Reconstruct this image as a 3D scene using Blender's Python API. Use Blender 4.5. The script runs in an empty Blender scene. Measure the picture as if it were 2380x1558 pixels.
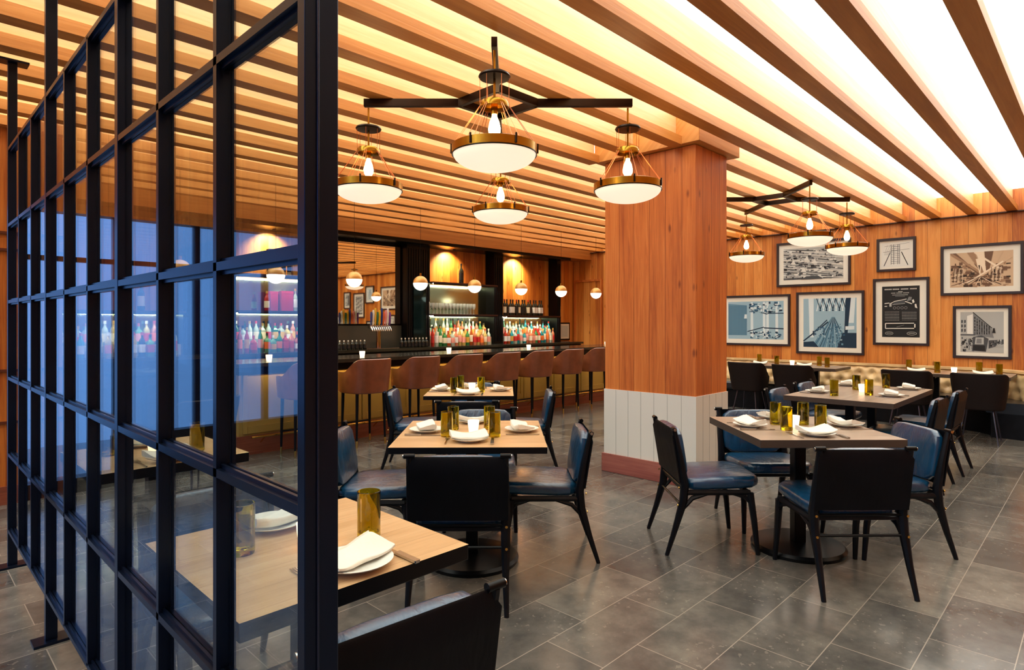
import bpy, math, random
from mathutils import Vector, Matrix
random.seed(7)
C = bpy.context.scene.collection
S = bpy.context.scene
PI = math.pi

# ------------------------------------------------------------------ camera
FPX = 1419.57
YAW = math.radians(44.2938)          # angle of the view direction from world +X
cd = bpy.data.cameras.new('camera')
cam = bpy.data.objects.new('camera', cd); C.objects.link(cam)
cd.sensor_width = 36.0
cd.lens = FPX / 2380.0 * 36.0
cd.shift_y = -(750 - 779) / 2380.0 * -1.0
cd.clip_start = 0.02
cam.location = (0, 0, 1.4)
cam.rotation_euler = (math.radians(90), 0, YAW - math.radians(90))
S.camera = cam

def pix_u(x, y):
    d = x*math.cos(YAW) + y*math.sin(YAW)
    l = x*math.sin(YAW) - y*math.cos(YAW)
    return l/max(d, 1e-3)

# ------------------------------------------------------------------ world, exposure
S.view_settings.view_transform = 'Standard'
S.view_settings.look = 'None'
S.view_settings.exposure = 1.12
S.view_settings.gamma = 1.0
S.view_settings.use_curve_mapping = False
w = bpy.data.worlds.new('world'); S.world = w; w.use_nodes = True
wn = w.node_tree; bg = wn.nodes['Background']
tc = wn.nodes.new('ShaderNodeTexCoord'); sp = wn.nodes.new('ShaderNodeSeparateXYZ')
cr = wn.nodes.new('ShaderNodeValToRGB')
cr.color_ramp.elements[0].position = 0.30; cr.color_ramp.elements[0].color = (0.10, 0.2, 0.42, 1)
cr.color_ramp.elements[1].position = 0.50; cr.color_ramp.elements[1].color = (0.2, 0.44, 1.0, 1)
ma = wn.nodes.new('ShaderNodeMath'); ma.operation = 'MULTIPLY_ADD'; ma.inputs[1].default_value = 0.5; ma.inputs[2].default_value = 0.5
wn.links.new(tc.outputs['Generated'], sp.inputs[0]); wn.links.new(sp.outputs['Z'], ma.inputs[0])
wn.links.new(ma.outputs[0], cr.inputs[0]); wn.links.new(cr.outputs[0], bg.inputs[0])
bg.inputs[1].default_value = 0.62
PANEL = 1.7      # luminous ceiling
LED = 1.5        # strips hidden on the beams

# ------------------------------------------------------------------ materials
def lin(c):
    return tuple(((v/255.0)/12.92 if v/255.0 <= 0.04045 else ((v/255.0+0.055)/1.055)**2.4) for v in c) + (1,)
MATS = {}
def mat(name, rgb, rough=0.5, metal=0.0, trans=0.0, emis=0.0, spec=0.5, ior=1.45, coat=0.0, ecol=None, noise=0.0, nscale=8.0, bump=0.0, bscale=30.0):
    if name in MATS: return MATS[name]
    m = bpy.data.materials.new(name); m.use_nodes = True
    nt = m.node_tree; b = nt.nodes['Principled BSDF']
    col = lin(rgb)
    b.inputs['Base Color'].default_value = col
    b.inputs['Roughness'].default_value = rough
    b.inputs['Metallic'].default_value = metal
    b.inputs['Transmission Weight'].default_value = trans
    b.inputs['Specular IOR Level'].default_value = spec
    b.inputs['IOR'].default_value = ior
    b.inputs['Coat Weight'].default_value = coat
    if emis:
        b.inputs['Emission Color'].default_value = lin(ecol) if ecol else col
        b.inputs['Emission Strength'].default_value = emis
    if noise or bump:
        t = nt.nodes.new('ShaderNodeTexCoord')
        if noise:
            n = nt.nodes.new('ShaderNodeTexNoise'); n.inputs['Scale'].default_value = nscale; n.inputs['Detail'].default_value = 5
            nt.links.new(t.outputs['Object'], n.inputs['Vector'])
            r = nt.nodes.new('ShaderNodeValToRGB')
            r.color_ramp.elements[0].position = 0.3; r.color_ramp.elements[1].position = 0.7
            r.color_ramp.elements[0].color = tuple(c*(1-noise) for c in col[:3]) + (1,)
            r.color_ramp.elements[1].color = tuple(min(1, c*(1+noise)) for c in col[:3]) + (1,)
            nt.links.new(n.outputs[0], r.inputs[0]); nt.links.new(r.outputs[0], b.inputs['Base Color'])
        if bump:
            n2 = nt.nodes.new('ShaderNodeTexNoise'); n2.inputs['Scale'].default_value = bscale; n2.inputs['Detail'].default_value = 4; n2.inputs['Distortion'].default_value = 0.6
            nt.links.new(t.outputs['Object'], n2.inputs['Vector'])
            bp = nt.nodes.new('ShaderNodeBump'); bp.inputs['Strength'].default_value = bump; bp.inputs['Distance'].default_value = 0.02
            nt.links.new(n2.outputs[0], bp.inputs['Height']); nt.links.new(bp.outputs[0], b.inputs['Normal'])
    MATS[name] = m
    return m

def math_node(nt, op, a=None, b=None, c=None):
    n = nt.nodes.new('ShaderNodeMath'); n.operation = op
    for i, v in enumerate((a, b, c)):
        if v is None: continue
        if isinstance(v, (int, float)): n.inputs[i].default_value = v
        else: nt.links.new(v, n.inputs[i])
    return n.outputs[0]

def wood(name, c1, c2, c3, plank=0.14, axis='V', rough=0.45, grain=1.0, gap=0.02, knots=True, obj_space=False, coat=0.0, vary=0.45):
    """vertical planks (axis V) or boards running along X (axis X) or along Y (axis Y)"""
    if name in MATS: return MATS[name]
    m = bpy.data.materials.new(name); m.use_nodes = True
    nt = m.node_tree; L = nt.links; b = nt.nodes['Principled BSDF']
    if obj_space:
        t = nt.nodes.new('ShaderNodeTexCoord'); pos = t.outputs['Object']
    else:
        g = nt.nodes.new('ShaderNodeNewGeometry'); pos = g.outputs['Position']
    s = nt.nodes.new('ShaderNodeSeparateXYZ'); L.new(pos, s.inputs[0])
    if axis == 'V':
        across = math_node(nt, 'ADD', s.outputs[0], s.outputs[1]); along = s.outputs[2]
    elif axis == 'X':
        across = math_node(nt, 'ADD', s.outputs[1], s.outputs[2]); along = s.outputs[0]
    else:
        across = math_node(nt, 'ADD', s.outputs[0], s.outputs[2]); along = s.outputs[1]
    q = math_node(nt, 'DIVIDE', across, plank)
    idx = math_node(nt, 'FLOOR', q); fr = math_node(nt, 'FRACT', q)
    wn_ = nt.nodes.new('ShaderNodeTexWhiteNoise'); wn_.noise_dimensions = '1D'; L.new(idx, wn_.inputs['W'])
    off = math_node(nt, 'MULTIPLY', wn_.outputs['Value'], 37.0)
    cx = nt.nodes.new('ShaderNodeCombineXYZ')
    L.new(math_node(nt, 'MULTIPLY', across, 34.0*grain), cx.inputs[0])
    L.new(math_node(nt, 'MULTIPLY', along, 1.6*grain), cx.inputs[1]); L.new(off, cx.inputs[2])
    n = nt.nodes.new('ShaderNodeTexNoise'); n.inputs['Scale'].default_value = 1.0; n.inputs['Detail'].default_value = 6
    n.inputs['Roughness'].default_value = 0.6; n.inputs['Distortion'].default_value = 1.2
    L.new(cx.outputs[0], n.inputs['Vector'])
    cx2 = nt.nodes.new('ShaderNodeCombineXYZ')
    L.new(math_node(nt, 'MULTIPLY', across, 7.0), cx2.inputs[0]); L.new(math_node(nt, 'MULTIPLY', along, 0.9), cx2.inputs[1]); L.new(off, cx2.inputs[2])
    n2 = nt.nodes.new('ShaderNodeTexNoise'); n2.inputs['Scale'].default_value = 1.0; n2.inputs['Detail'].default_value = 3; n2.inputs['Distortion'].default_value = 0.5
    L.new(cx2.outputs[0], n2.inputs['Vector'])
    v = math_node(nt, 'ADD', math_node(nt, 'MULTIPLY', n.outputs[0], 0.55), math_node(nt, 'MULTIPLY', n2.outputs[0], 0.45))
    v = math_node(nt, 'ADD', v, math_node(nt, 'MULTIPLY', math_node(nt, 'SUBTRACT', wn_.outputs['Value'], 0.5), vary*0.4))
    r = nt.nodes.new('ShaderNodeValToRGB'); L.new(v, r.inputs[0])
    e = r.color_ramp.elements
    e[0].position = 0.30; e[0].color = lin(c1); e[1].position = 0.70; e[1].color = lin(c3)
    k = e.new(0.5); k.color = lin(c2)
    col = r.outputs[0]
    if knots:
        cx3 = nt.nodes.new('ShaderNodeCombineXYZ')
        L.new(math_node(nt, 'MULTIPLY', across, 7.0), cx3.inputs[0]); L.new(math_node(nt, 'MULTIPLY', along, 2.6), cx3.inputs[1])
        vo = nt.nodes.new('ShaderNodeTexVoronoi'); vo.inputs['Scale'].default_value = 1.0; L.new(cx3.outputs[0], vo.inputs['Vector'])
        kr = nt.nodes.new('ShaderNodeValToRGB'); L.new(vo.outputs['Distance'], kr.inputs[0])
        kr.color_ramp.elements[0].position = 0.06; kr.color_ramp.elements[0].color = (0.25, 0.14, 0.1, 1)
        kr.color_ramp.elements[1].position = 0.13; kr.color_ramp.elements[1].color = (1, 1, 1, 1)
        mx = nt.nodes.new('ShaderNodeMix'); mx.data_type = 'RGBA'; mx.blend_type = 'MULTIPLY'; mx.inputs[0].default_value = 0.75
        L.new(col, mx.inputs[6]); L.new(kr.outputs[0], mx.inputs[7]); col = mx.outputs[2]
    if gap > 0:
        d = math_node(nt, 'ABSOLUTE', math_node(nt, 'SUBTRACT', fr, 0.5))
        gm = math_node(nt, 'GREATER_THAN', d, 0.5 - gap)
        mx = nt.nodes.new('ShaderNodeMix'); mx.data_type = 'RGBA'; mx.blend_type = 'MULTIPLY'
        L.new(math_node(nt, 'MULTIPLY', gm, 0.6), mx.inputs[0]); L.new(col, mx.inputs[6]); mx.inputs[7].default_value = (0.25, 0.12, 0.06, 1)
        col = mx.outputs[2]
    L.new(col, b.inputs['Base Color'])
    b.inputs['Roughness'].default_value = rough; b.inputs['Coat Weight'].default_value = coat
    bp = nt.nodes.new('ShaderNodeBump'); bp.inputs['Strength'].default_value = 0.15; bp.inputs['Distance'].default_value = 0.01
    L.new(n.outputs[0], bp.inputs['Height']); L.new(bp.outputs[0], b.inputs['Normal'])
    MATS[name] = m
    return m

def glass_sheet(name, tint=(1, 1, 1)):
    m = bpy.data.materials.new(name); m.use_nodes = True
    nt = m.node_tree; L = nt.links
    nt.nodes.remove(nt.nodes['Principled BSDF'])
    out = [n for n in nt.nodes if n.type == 'OUTPUT_MATERIAL'][0]
    lw = nt.nodes.new('ShaderNodeLayerWeight'); lw.inputs[0].default_value = 0.5
    f = math_node(nt, 'POWER', lw.outputs['Facing'], 4.0)
    f = math_node(nt, 'MULTIPLY_ADD', f, 0.96, 0.045)
    tr = nt.nodes.new('ShaderNodeBsdfTransparent'); tr.inputs[0].default_value = tint + (1,)
    gl = nt.nodes.new('ShaderNodeBsdfGlossy'); gl.inputs['Roughness'].default_value = 0.0; gl.inputs[0].default_value = (0.9, 0.95, 1, 1)
    mx = nt.nodes.new('ShaderNodeMixShader'); L.new(f, mx.inputs[0]); L.new(tr.outputs[0], mx.inputs[1]); L.new(gl.outputs[0], mx.inputs[2])
    L.new(mx.outputs[0], out.inputs[0])
    MATS[name] = m
    return m

def floor_material():
    m = bpy.data.materials.new('floor_slate'); m.use_nodes = True
    nt = m.node_tree; L = nt.links; b = nt.nodes['Principled BSDF']
    g = nt.nodes.new('ShaderNodeNewGeometry')
    mp = nt.nodes.new('ShaderNodeMapping'); mp.inputs['Location'].default_value = (0.12, 0.327, 0); L.new(g.outputs['Position'], mp.inputs[0])
    br = nt.nodes.new('ShaderNodeTexBrick'); L.new(mp.outputs[0], br.inputs['Vector'])
    br.inputs['Scale'].default_value = 1.0; br.inputs['Brick Width'].default_value = 0.6; br.inputs['Row Height'].default_value = 0.2985
    br.inputs['Mortar Size'].default_value = 0.0022; br.inputs['Mortar Smooth'].default_value = 0.1; br.offset = 0.42; br.inputs['Bias'].default_value = 0.0
    br.inputs['Color1'].default_value = (0, 0, 0, 1); br.inputs['Color2'].default_value = (1, 1, 1, 1); br.inputs['Mortar'].default_value = (0.5, 0.5, 0.5, 1)
    n = nt.nodes.new('ShaderNodeTexNoise'); n.inputs['Scale'].default_value = 5; n.inputs['Detail'].default_value = 8; n.inputs['Roughness'].default_value = 0.65
    L.new(g.outputs['Position'], n.inputs['Vector'])
    n3 = nt.nodes.new('ShaderNodeTexNoise'); n3.inputs['Scale'].default_value = 1.3; n3.inputs['Detail'].default_value = 2
    L.new(g.outputs['Position'], n3.inputs['Vector'])
    v = math_node(nt, 'ADD', math_node(nt, 'MULTIPLY', n.outputs[0], 0.75), math_node(nt, 'MULTIPLY', br.outputs['Color'], 0.25))
    v = math_node(nt, 'ADD', v, math_node(nt, 'MULTIPLY', math_node(nt, 'SUBTRACT', n3.outputs[0], 0.5), 0.3))
    r = nt.nodes.new('ShaderNodeValToRGB'); L.new(v, r.inputs[0])
    e = r.color_ramp.elements
    e[0].position = 0.25; e[0].color = lin((62, 61, 60)); e[1].position = 0.78; e[1].color = lin((128, 122, 112))
    k = e.new(0.5); k.color = lin((92, 89, 84))
    # worn pale specks
    n4 = nt.nodes.new('ShaderNodeTexNoise'); n4.inputs['Scale'].default_value = 34; n4.inputs['Detail'].default_value = 6; L.new(g.outputs['Position'], n4.inputs['Vector'])
    n5 = nt.nodes.new('ShaderNodeTexNoise'); n5.inputs['Scale'].default_value = 2.6; L.new(g.outputs['Position'], n5.inputs['Vector'])
    sm = math_node(nt, 'MULTIPLY', math_node(nt, 'GREATER_THAN', n4.outputs[0], 0.63), math_node(nt, 'GREATER_THAN', n5.outputs[0], 0.5))
    m0 = nt.nodes.new('ShaderNodeMix'); m0.data_type = 'RGBA'; L.new(math_node(nt, 'MULTIPLY', sm, 0.22), m0.inputs[0]); L.new(r.outputs[0], m0.inputs[6]); m0.inputs[7].default_value = lin((170, 160, 145))
    mx = nt.nodes.new('ShaderNodeMix'); mx.data_type = 'RGBA'; L.new(br.outputs['Fac'], mx.inputs[0]); L.new(m0.outputs[2], mx.inputs[6]); mx.inputs[7].default_value = lin((150, 140, 128))
    L.new(mx.outputs[2], b.inputs['Base Color'])
    rr = math_node(nt, 'MULTIPLY_ADD', n.outputs[0], 0.2, 0.09); L.new(rr, b.inputs['Roughness'])
    bp = nt.nodes.new('ShaderNodeBump'); bp.inputs['Strength'].default_value = 0.3; bp.inputs['Distance'].default_value = 0.004
    h = math_node(nt, 'SUBTRACT', math_node(nt, 'MULTIPLY', n.outputs[0], 0.6), br.outputs['Fac'])
    L.new(h, bp.inputs['Height']); L.new(bp.outputs[0], b.inputs['Normal'])
    return m

def leather(name, rgb, rough=0.3, wr=0.35, coat=0.3):
    m = bpy.data.materials.new(name); m.use_nodes = True
    nt = m.node_tree; L = nt.links; b = nt.nodes['Principled BSDF']; col = lin(rgb)
    t = nt.nodes.new('ShaderNodeTexCoord')
    n = nt.nodes.new('ShaderNodeTexNoise'); n.inputs['Scale'].default_value = 5; n.inputs['Detail'].default_value = 3; L.new(t.outputs['Object'], n.inputs['Vector'])
    r = nt.nodes.new('ShaderNodeValToRGB'); L.new(n.outputs[0], r.inputs[0])
    r.color_ramp.elements[0].position = 0.3; r.color_ramp.elements[1].position = 0.75
    r.color_ramp.elements[0].color = tuple(c*0.7 for c in col[:3]) + (1,); r.color_ramp.elements[1].color = tuple(min(1, c*1.35) for c in col[:3]) + (1,)
    L.new(r.outputs[0], b.inputs['Base Color'])
    mp = nt.nodes.new('ShaderNodeMapping'); mp.inputs['Scale'].default_value = (14, 5, 5); L.new(t.outputs['Object'], mp.inputs[0])
    wv = nt.nodes.new('ShaderNodeTexNoise'); wv.inputs['Scale'].default_value = 1.0; wv.inputs['Detail'].default_value = 3; wv.inputs['Distortion'].default_value = 1.5
    L.new(mp.outputs[0], wv.inputs['Vector'])
    bp = nt.nodes.new('ShaderNodeBump'); bp.inputs['Strength'].default_value = wr; bp.inputs['Distance'].default_value = 0.03
    L.new(wv.outputs[0], bp.inputs['Height'])
    g2 = nt.nodes.new('ShaderNodeTexNoise'); g2.inputs['Scale'].default_value = 300; L.new(t.outputs['Object'], g2.inputs['Vector'])
    bp2 = nt.nodes.new('ShaderNodeBump'); bp2.inputs['Strength'].default_value = 0.06; bp2.inputs['Distance'].default_value = 0.002
    L.new(g2.outputs[0], bp2.inputs['Height']); L.new(bp.outputs[0], bp2.inputs['Normal']); L.new(bp2.outputs[0], b.inputs['Normal'])
    b.inputs['Roughness'].default_value = rough
    b.inputs['Coat Weight'].default_value = coat; b.inputs['Coat Roughness'].default_value = 0.22
    if sum(rgb) < 40: b.inputs['Specular IOR Level'].default_value = 0.15
    MATS[name] = m
    return m

WALL = wood('wall_wood', (166, 86, 28), (208, 126, 48), (230, 156, 76), plank=0.16, vary=0.9)
PWOOD = wood('column_wood', (166, 80, 30), (206, 114, 48), (226, 142, 70), plank=0.16)
BEAM = wood('beam_wood', (176, 108, 44), (198, 128, 58), (216, 148, 76), plank=0.9, axis='X', gap=0, knots=False, grain=0.7)
FIN = wood('fin_wood', (204, 160, 106), (216, 176, 122), (228, 192, 142), plank=1.7, axis='X', gap=0, knots=False, grain=0.6)
KICK = wood('kick_wood', (104, 52, 36), (132, 70, 50), (156, 90, 66), plank=0.8, axis='X', gap=0, knots=False)
COLBASE = wood('column_base_wood', (120, 62, 56), (150, 84, 76), (170, 104, 92), plank=0.8, axis='Y', gap=0, knots=True)
BRACK = wood('bar_top', (26, 26, 24), (40, 40, 36), (58, 57, 50), plank=3, axis='X', gap=0, knots=False, rough=0.12)
T_TAN = wood('table_tan', (184, 144, 100), (204, 164, 120), (218, 182, 138), plank=0.11, axis='X', gap=0.006, knots=False, obj_space=True, rough=0.32)
T_GREY = wood('table_grey', (132, 112, 94), (160, 138, 118), (182, 162, 142), plank=0.11, axis='X', gap=0.006, knots=False, obj_space=True, rough=0.3)
FLOOR = floor_material()
PANE = glass_sheet('pane_glass', (0.90, 0.96, 0.97))
FRONTGLASS = glass_sheet('picture_glass', (1, 1, 1))
STEEL = mat('blackened_steel', (30, 42, 66), 0.3, 0.8, noise=0.15, nscale=3)
BLACK = mat('black_lacquer', (8, 8, 11), 0.3, spec=0.22)
BLACKW = mat('black_wood', (14, 15, 20), 0.38, spec=0.22, noise=0.3, nscale=12)
EDGE = mat('table_edge', (12, 12, 15), 0.4, spec=0.22)
EDGEG = mat('table_edge_grey', (70, 58, 50), 0.4)
BRONZE = mat('dark_bronze', (46, 34, 26), 0.36, 0.8, noise=0.2, nscale=4)
BRASS = mat('aged_brass', (168, 128, 46), 0.24, 1.0, noise=0.18, nscale=9)
COPPER = mat('copper_wire', (206, 120, 74), 0.3, 0.9)
BRIGHTB = mat('bright_brass', (226, 182, 96), 0.2, 1.0)
CHROME = mat('steel_cutlery', (196, 196, 196), 0.16, 1.0)
NAVY = leather('navy_leather', (8, 60, 94), 0.3, 0.5, 0.8)
NAVYD = leather('dark_sling_leather', (7, 9, 16), 0.5, 0.08, 0.0)
BROWN = leather('brown_leather', (128, 72, 44), 0.34, 0.12)
BUCKET = mat('bucket_fabric', (26, 19, 19), 0.65, spec=0.22, noise=0.15, nscale=60)
TAN = leather('tan_leather', (236, 194, 140), 0.4, 0.1)
DSEAT = leather('dark_seat_leather', (20, 26, 34), 0.35, 0.15)
WHITE = mat('white_paint', (226, 226, 220), 0.5)
CHINA = mat('white_china', (232, 232, 224), 0.15)
LINEN = mat('white_linen', (238, 232, 218), 0.8, bump=0.1, bscale=60)
TUMBLER = mat('green_glass', (190, 176, 30), 0.02, trans=1.0, ior=1.4)
BOWLM = mat('opal_bowl', (250, 232, 208), 0.35, emis=0.42, ecol=(255, 232, 205))
BULB = mat('bulb_glow', (255, 214, 150), 0.3, emis=9.0, ecol=(255, 205, 140))
OPAL = mat('opal_globe', (255, 250, 240), 0.3, emis=2.6, ecol=(255, 240, 215))
GLOBETOP = mat('amber_globe_top', (214, 160, 88), 0.35, 0.4, noise=0.12, nscale=30)
VOTIVE = mat('votive_glow', (255, 214, 170), 0.3, emis=1.5, ecol=(255, 214, 170))
CANDLE = mat('wax_glow', (250, 236, 180), 0.4, emis=1.6, ecol=(255, 236, 170))
OLIVE = mat('olive_paint', (176, 152, 84), 0.5, noise=0.06, nscale=3)
MIRROR = mat('mirror', (236, 230, 214), 0.02, 1.0)
TMIRROR = mat('backbar_mirror', (176, 190, 160), 0.12, 1.0)
SPLASH = mat('grey_splash', (96, 100, 94), 0.25, 0.5)
LEDM = mat('led_warm', (255, 210, 140), 0.5, emis=LED, ecol=(255, 236, 200))
LEDW = mat('led_shelf', (255, 250, 225), 0.5, emis=38.0, ecol=(255, 246, 215))
FRAMEM = mat('frame_dark', (42, 32, 38), 0.4)
MATTE = mat('mat_board', (232, 230, 220), 0.8)

def ceiling_mat():
    m = bpy.data.materials.new('luminous_panel'); m.use_nodes = True
    nt = m.node_tree; b = nt.nodes['Principled BSDF']
    b.inputs['Base Color'].default_value = (0.85, 0.9, 0.88, 1); b.inputs['Roughness'].default_value = 0.6
    b.inputs['Emission Color'].default_value = (0.93, 1.0, 0.96, 1); b.inputs['Emission Strength'].default_value = PANEL
    return m
CEIL = ceiling_mat()

# ------------------------------------------------------------------ mesh builder
class MB:
    def __init__(s): s.v = []; s.f = []; s.m = []; s.mats = []
    def mi(s, m):
        if m not in s.mats: s.mats.append(m)
        return s.mats.index(m)
    def add(s, vs, fs, m):
        o = len(s.v); k = s.mi(m); s.v += [tuple(p) for p in vs]
        for f in fs: s.f.append(tuple(i+o for i in f)); s.m.append(k)
        return s
    def box(s, a, b, m, top=None, M=None):
        x0, y0, z0 = a; x1, y1, z1 = b
        vs = [(x0,y0,z0),(x1,y0,z0),(x1,y1,z0),(x0,y1,z0),(x0,y0,z1),(x1,y0,z1),(x1,y1,z1),(x0,y1,z1)]
        if M: vs = [tuple(M @ Vector(p)) for p in vs]
        s.add(vs, [(0,3,2,1),(0,1,5,4),(1,2,6,5),(2,3,7,6),(3,0,4,7)], m)
        s.add([vs[i] for i in (4,5,6,7)], [(0,1,2,3)], top or m)
        return s
    def ring_strip(s, rings, m, closed=True, cap0=False, cap1=False):
        n = len(rings[0]); vs = [p for r in rings for p in r]; fs = []
        for i in range(len(rings)-1):
            for j in range(n if closed else n-1):
                a = i*n+j; b_ = i*n+(j+1) % n
                fs.append((a, b_, b_+n, a+n))
        if cap0: fs.append(tuple(reversed(range(n))))
        if cap1: fs.append(tuple((len(rings)-1)*n+j for j in range(n)))
        return s.add(vs, fs, m)
    def tube(s, path, r, m, n=8, sq=False):
        P = [Vector(p) for p in path]; R = r if isinstance(r, (list, tuple)) else [r]*len(P)
        rings = []; prev = None
        for i, p in enumerate(P):
            d = (P[min(i+1, len(P)-1)] - P[max(i-1, 0)]).normalized()
            up = Vector((1, 0, 0)) if abs(d.x) < 0.7 else Vector((0, 0, 1))
            a = d.cross(up).normalized(); b_ = d.cross(a).normalized()
            ring = []
            for j in range(n):
                t = 2*PI*(j+0.5)/n; ca, sa = math.cos(t), math.sin(t)
                if sq:
                    k = 1/max(abs(ca), abs(sa)); ca *= min(k, 1.25); sa *= min(k, 1.25)
                ring.append(p + a*ca*R[i] + b_*sa*R[i])
            rings.append(ring)
        return s.ring_strip(rings, m, True, True, True)
    def lathe(s, prof, m, n=24, c=(0, 0, 0), cap0=False, cap1=False):
        rings = [[(c[0]+r*math.cos(2*PI*j/n), c[1]+r*math.sin(2*PI*j/n), c[2]+z) for j in range(n)] for r, z in prof]
        return s.ring_strip(rings, m, True, cap0, cap1)
    def build(s, name, parent=None, loc=None, bevel=0, smooth=True, rotz=None):
        me = bpy.data.meshes.new(name); me.from_pydata(s.v, [], s.f)
        for m in s.mats: me.materials.append(m)
        me.polygons.foreach_set('material_index', s.m)
        me.update()
        if smooth:
            me.polygons.foreach_set('use_smooth', [True]*len(me.polygons))
            me.set_sharp_from_angle(angle=math.radians(38))
        o = bpy.data.objects.new(name, me); C.objects.link(o)
        if parent: o.parent = parent
        if loc: o.location = loc
        if rotz is not None: o.rotation_euler = (0, 0, rotz)
        if bevel:
            b = o.modifiers.new('bevel', 'BEVEL'); b.width = bevel; b.segments = 2; b.limit_method = 'ANGLE'
        return o

def thing(name, loc=(0, 0, 0), rotz=0):
    o = bpy.data.objects.new(name, None); C.objects.link(o); o.location = loc; o.rotation_euler = (0, 0, rotz); o.empty_display_size = 0.1
    return o
def tag(o, label, cat, group=None):
    o['label'] = label; o['category'] = cat
    if group: o['group'] = group
    return o
def struct(o): o['kind'] = 'structure'; return o
def dup(root, loc, rotz=0):
    def cp(o, parent):
        c = o.copy(); C.objects.link(c)
        if parent is not None: c.parent = parent
        for ch in o.children: cp(ch, c)
        return c
    r = cp(root, None); r.location = loc; r.rotation_euler = (0, 0, rotz)
    return r
USED = set()
def inst(proto, loc, rotz=0):
    if proto.name in USED: return dup(proto, loc, rotz)
    USED.add(proto.name); proto.location = loc; proto.rotation_euler = (0, 0, rotz)
    return proto

def pillow(mb, w, d, h, m, M=None, p=5.0, n=28, k=9, puff=0.25):
    """a soft cushion: superellipse plan, rounded rim"""
    rings = []
    for i in range(k+1):
        t = -PI/2 + PI*i/k
        s_ = max(math.cos(t), 0.0)**0.35; z = math.sin(t)
        inset = (1-s_)*0.5*h*1.3
        ring = []
        for j in range(n):
            a = 2*PI*j/n; ca, sa = math.cos(a), math.sin(a)
            rr = (abs(ca)**p + abs(sa)**p)**(-1/p)
            x = (w/2-inset)*ca*rr; y = (d/2-inset)*sa*rr
            ring.append(Vector((x, y, z*h/2)))
        rings.append(ring)
    for f in (0.72, 0.4, 0.12):
        rings.insert(0, [Vector((q.x*f, q.y*f, -h/2)) for q in rings[k if False else 0]] if False else [Vector((q.x*f, q.y*f, -h/2)) for q in _first(rings)])
        rings.append([Vector((q.x*f, q.y*f, h/2 + puff*h*(1-f))) for q in _last(rings, k)])
    if M: rings = [[M @ q for q in r] for r in rings]
    mb.ring_strip(rings, m, True, True, True)
def _first(rings):
    return max(rings[:4], key=lambda r: -abs(r[0].z+1e9)) if False else rings[min(3, len(rings)-1)] if False else _rim(rings, 0)
def _rim(rings, side):
    # the outermost top / bottom ring of the rim itself
    zs = [r for r in rings]
    ext = zs[0] if side == 0 else zs[-1]
    big = max(zs, key=lambda r: max(abs(q.x) for q in r))
    mx = max(abs(q.x) for q in big); my = max(abs(q.y) for q in big)
    bx = max(abs(q.x) for q in ext) or 1e-6
    return [Vector((q.x/mx*mx*0.93, q.y*0.93, ext[0].z)) for q in big]
def _last(rings, k): return _rim(rings, 1)

# ------------------------------------------------------------------ room shell
X0, X1, Y0, Y1, H = -3.2, 10.6, -3.0, 8.45, 3.2
struct(MB().box((X0-0.1, Y0-0.1, -0.1), (X1+0.1, Y1+0.1, 0), FLOOR).build('floor'))
struct(MB().box((X0-0.1, Y0-0.1, H), (X1+0.1, 6.2, H+0.05), CEIL).box((0.28, 6.2, H), (X1+0.1, Y1+0.1, H+0.05), CEIL).build('ceiling'))
struct(MB().box((X1, Y0-0.1, 0), (X1+0.1, Y1+0.1, H), WALL).build('wall_right'))
struct(MB().box((0.28, Y1, 0), (X1, Y1+0.1, H), WALL).box((0.28, 6.22, 0), (0.38, Y1, H), WALL).build('wall_back'))
struct(MB().box((X0-0.1, Y0-0.1, 0), (X1, Y0, H), WALL).build('wall_front'))
# window wall on the street side
wb = MB(); wins = [(-2.4, -0.9), (-0.5, 1.0), (1.4, 2.9), (3.3, 4.8), (5.2, 5.95)]
ys = [Y0] + [q for a in wins for q in a] + [6.2]
for i in range(0, len(ys), 2): wb.box((X0-0.1, ys[i], 0), (X0, ys[i+1], H), BLACKW)
for a, b_ in wins:
    wb.box((X0-0.1, a, 0), (X0, b_, 0.5), BLACKW); wb.box((X0-0.1, a, 2.5), (X0, b_, H), BLACKW)
struct(wb.build('wall_left'))
for i, (a, b_) in enumerate(wins):
    wf = MB()
    for k in range(3):
        yy = a + (b_-a)*k/2; wf.box((X0-0.07, yy-0.025, 0.5), (X0-0.02, yy+0.025, 2.5), STEEL)
    for z in (0.5, 1.5, 2.45): wf.box((X0-0.07, a, z), (X0-0.02, b_, z+0.05), STEEL)
    struct(wf.build('window_%d' % (i+1)))
# wood wall behind the glass screen, standing forward of the bar wall
struct(MB().box((0.28, 6.07, 0), (1.0, 6.22, H), WALL).build('wall_alcove'))
lt = MB()
for z in (0.0, 0.62, 1.02, 1.95, 2.08): lt.box((0.28, 6.05, z), (1.0, 6.07, z + (0.14 if z == 0 else 0.02)), KICK if z == 0 else mat('wall_batten', (96, 44, 22), 0.5))
struct(lt.build('trim_alcove_panels'))
# glazed street front beside it (seen mirrored in the screen)
sf = MB().box((X0, 6.07, 2.3), (0.28, 6.22, H), WALL).box((X0, 6.07, 0), (0.28, 6.22, 0.12), BLACKW).box((X0, 6.07, 0.12), (-3.0, 6.22, 2.3), BLACKW).box((-3.0, 6.08, 0.12), (-0.35, 6.2, 0.42), BLACKW)
struct(sf.build('wall_street_front'))
wf = MB(); xx = -3.0
while xx < 0.25: wf.box((xx, 6.10, 0.12), (xx+0.05, 6.17, 2.3), STEEL); xx += 0.65
wf.box((-3.0, 6.10, 1.9), (0.28, 6.17, 1.94), STEEL); wf.box((-3.0, 6.13, 0.12), (0.28, 6.136, 2.3), PANE)
struct(wf.build('window_6'))
struct(MB().box((X1-0.06, Y0, 2.885), (X1, 7.95, 2.9), mat('shadow_gap', (60, 30, 16), 0.6)).build('trim_wall_top'))
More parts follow.
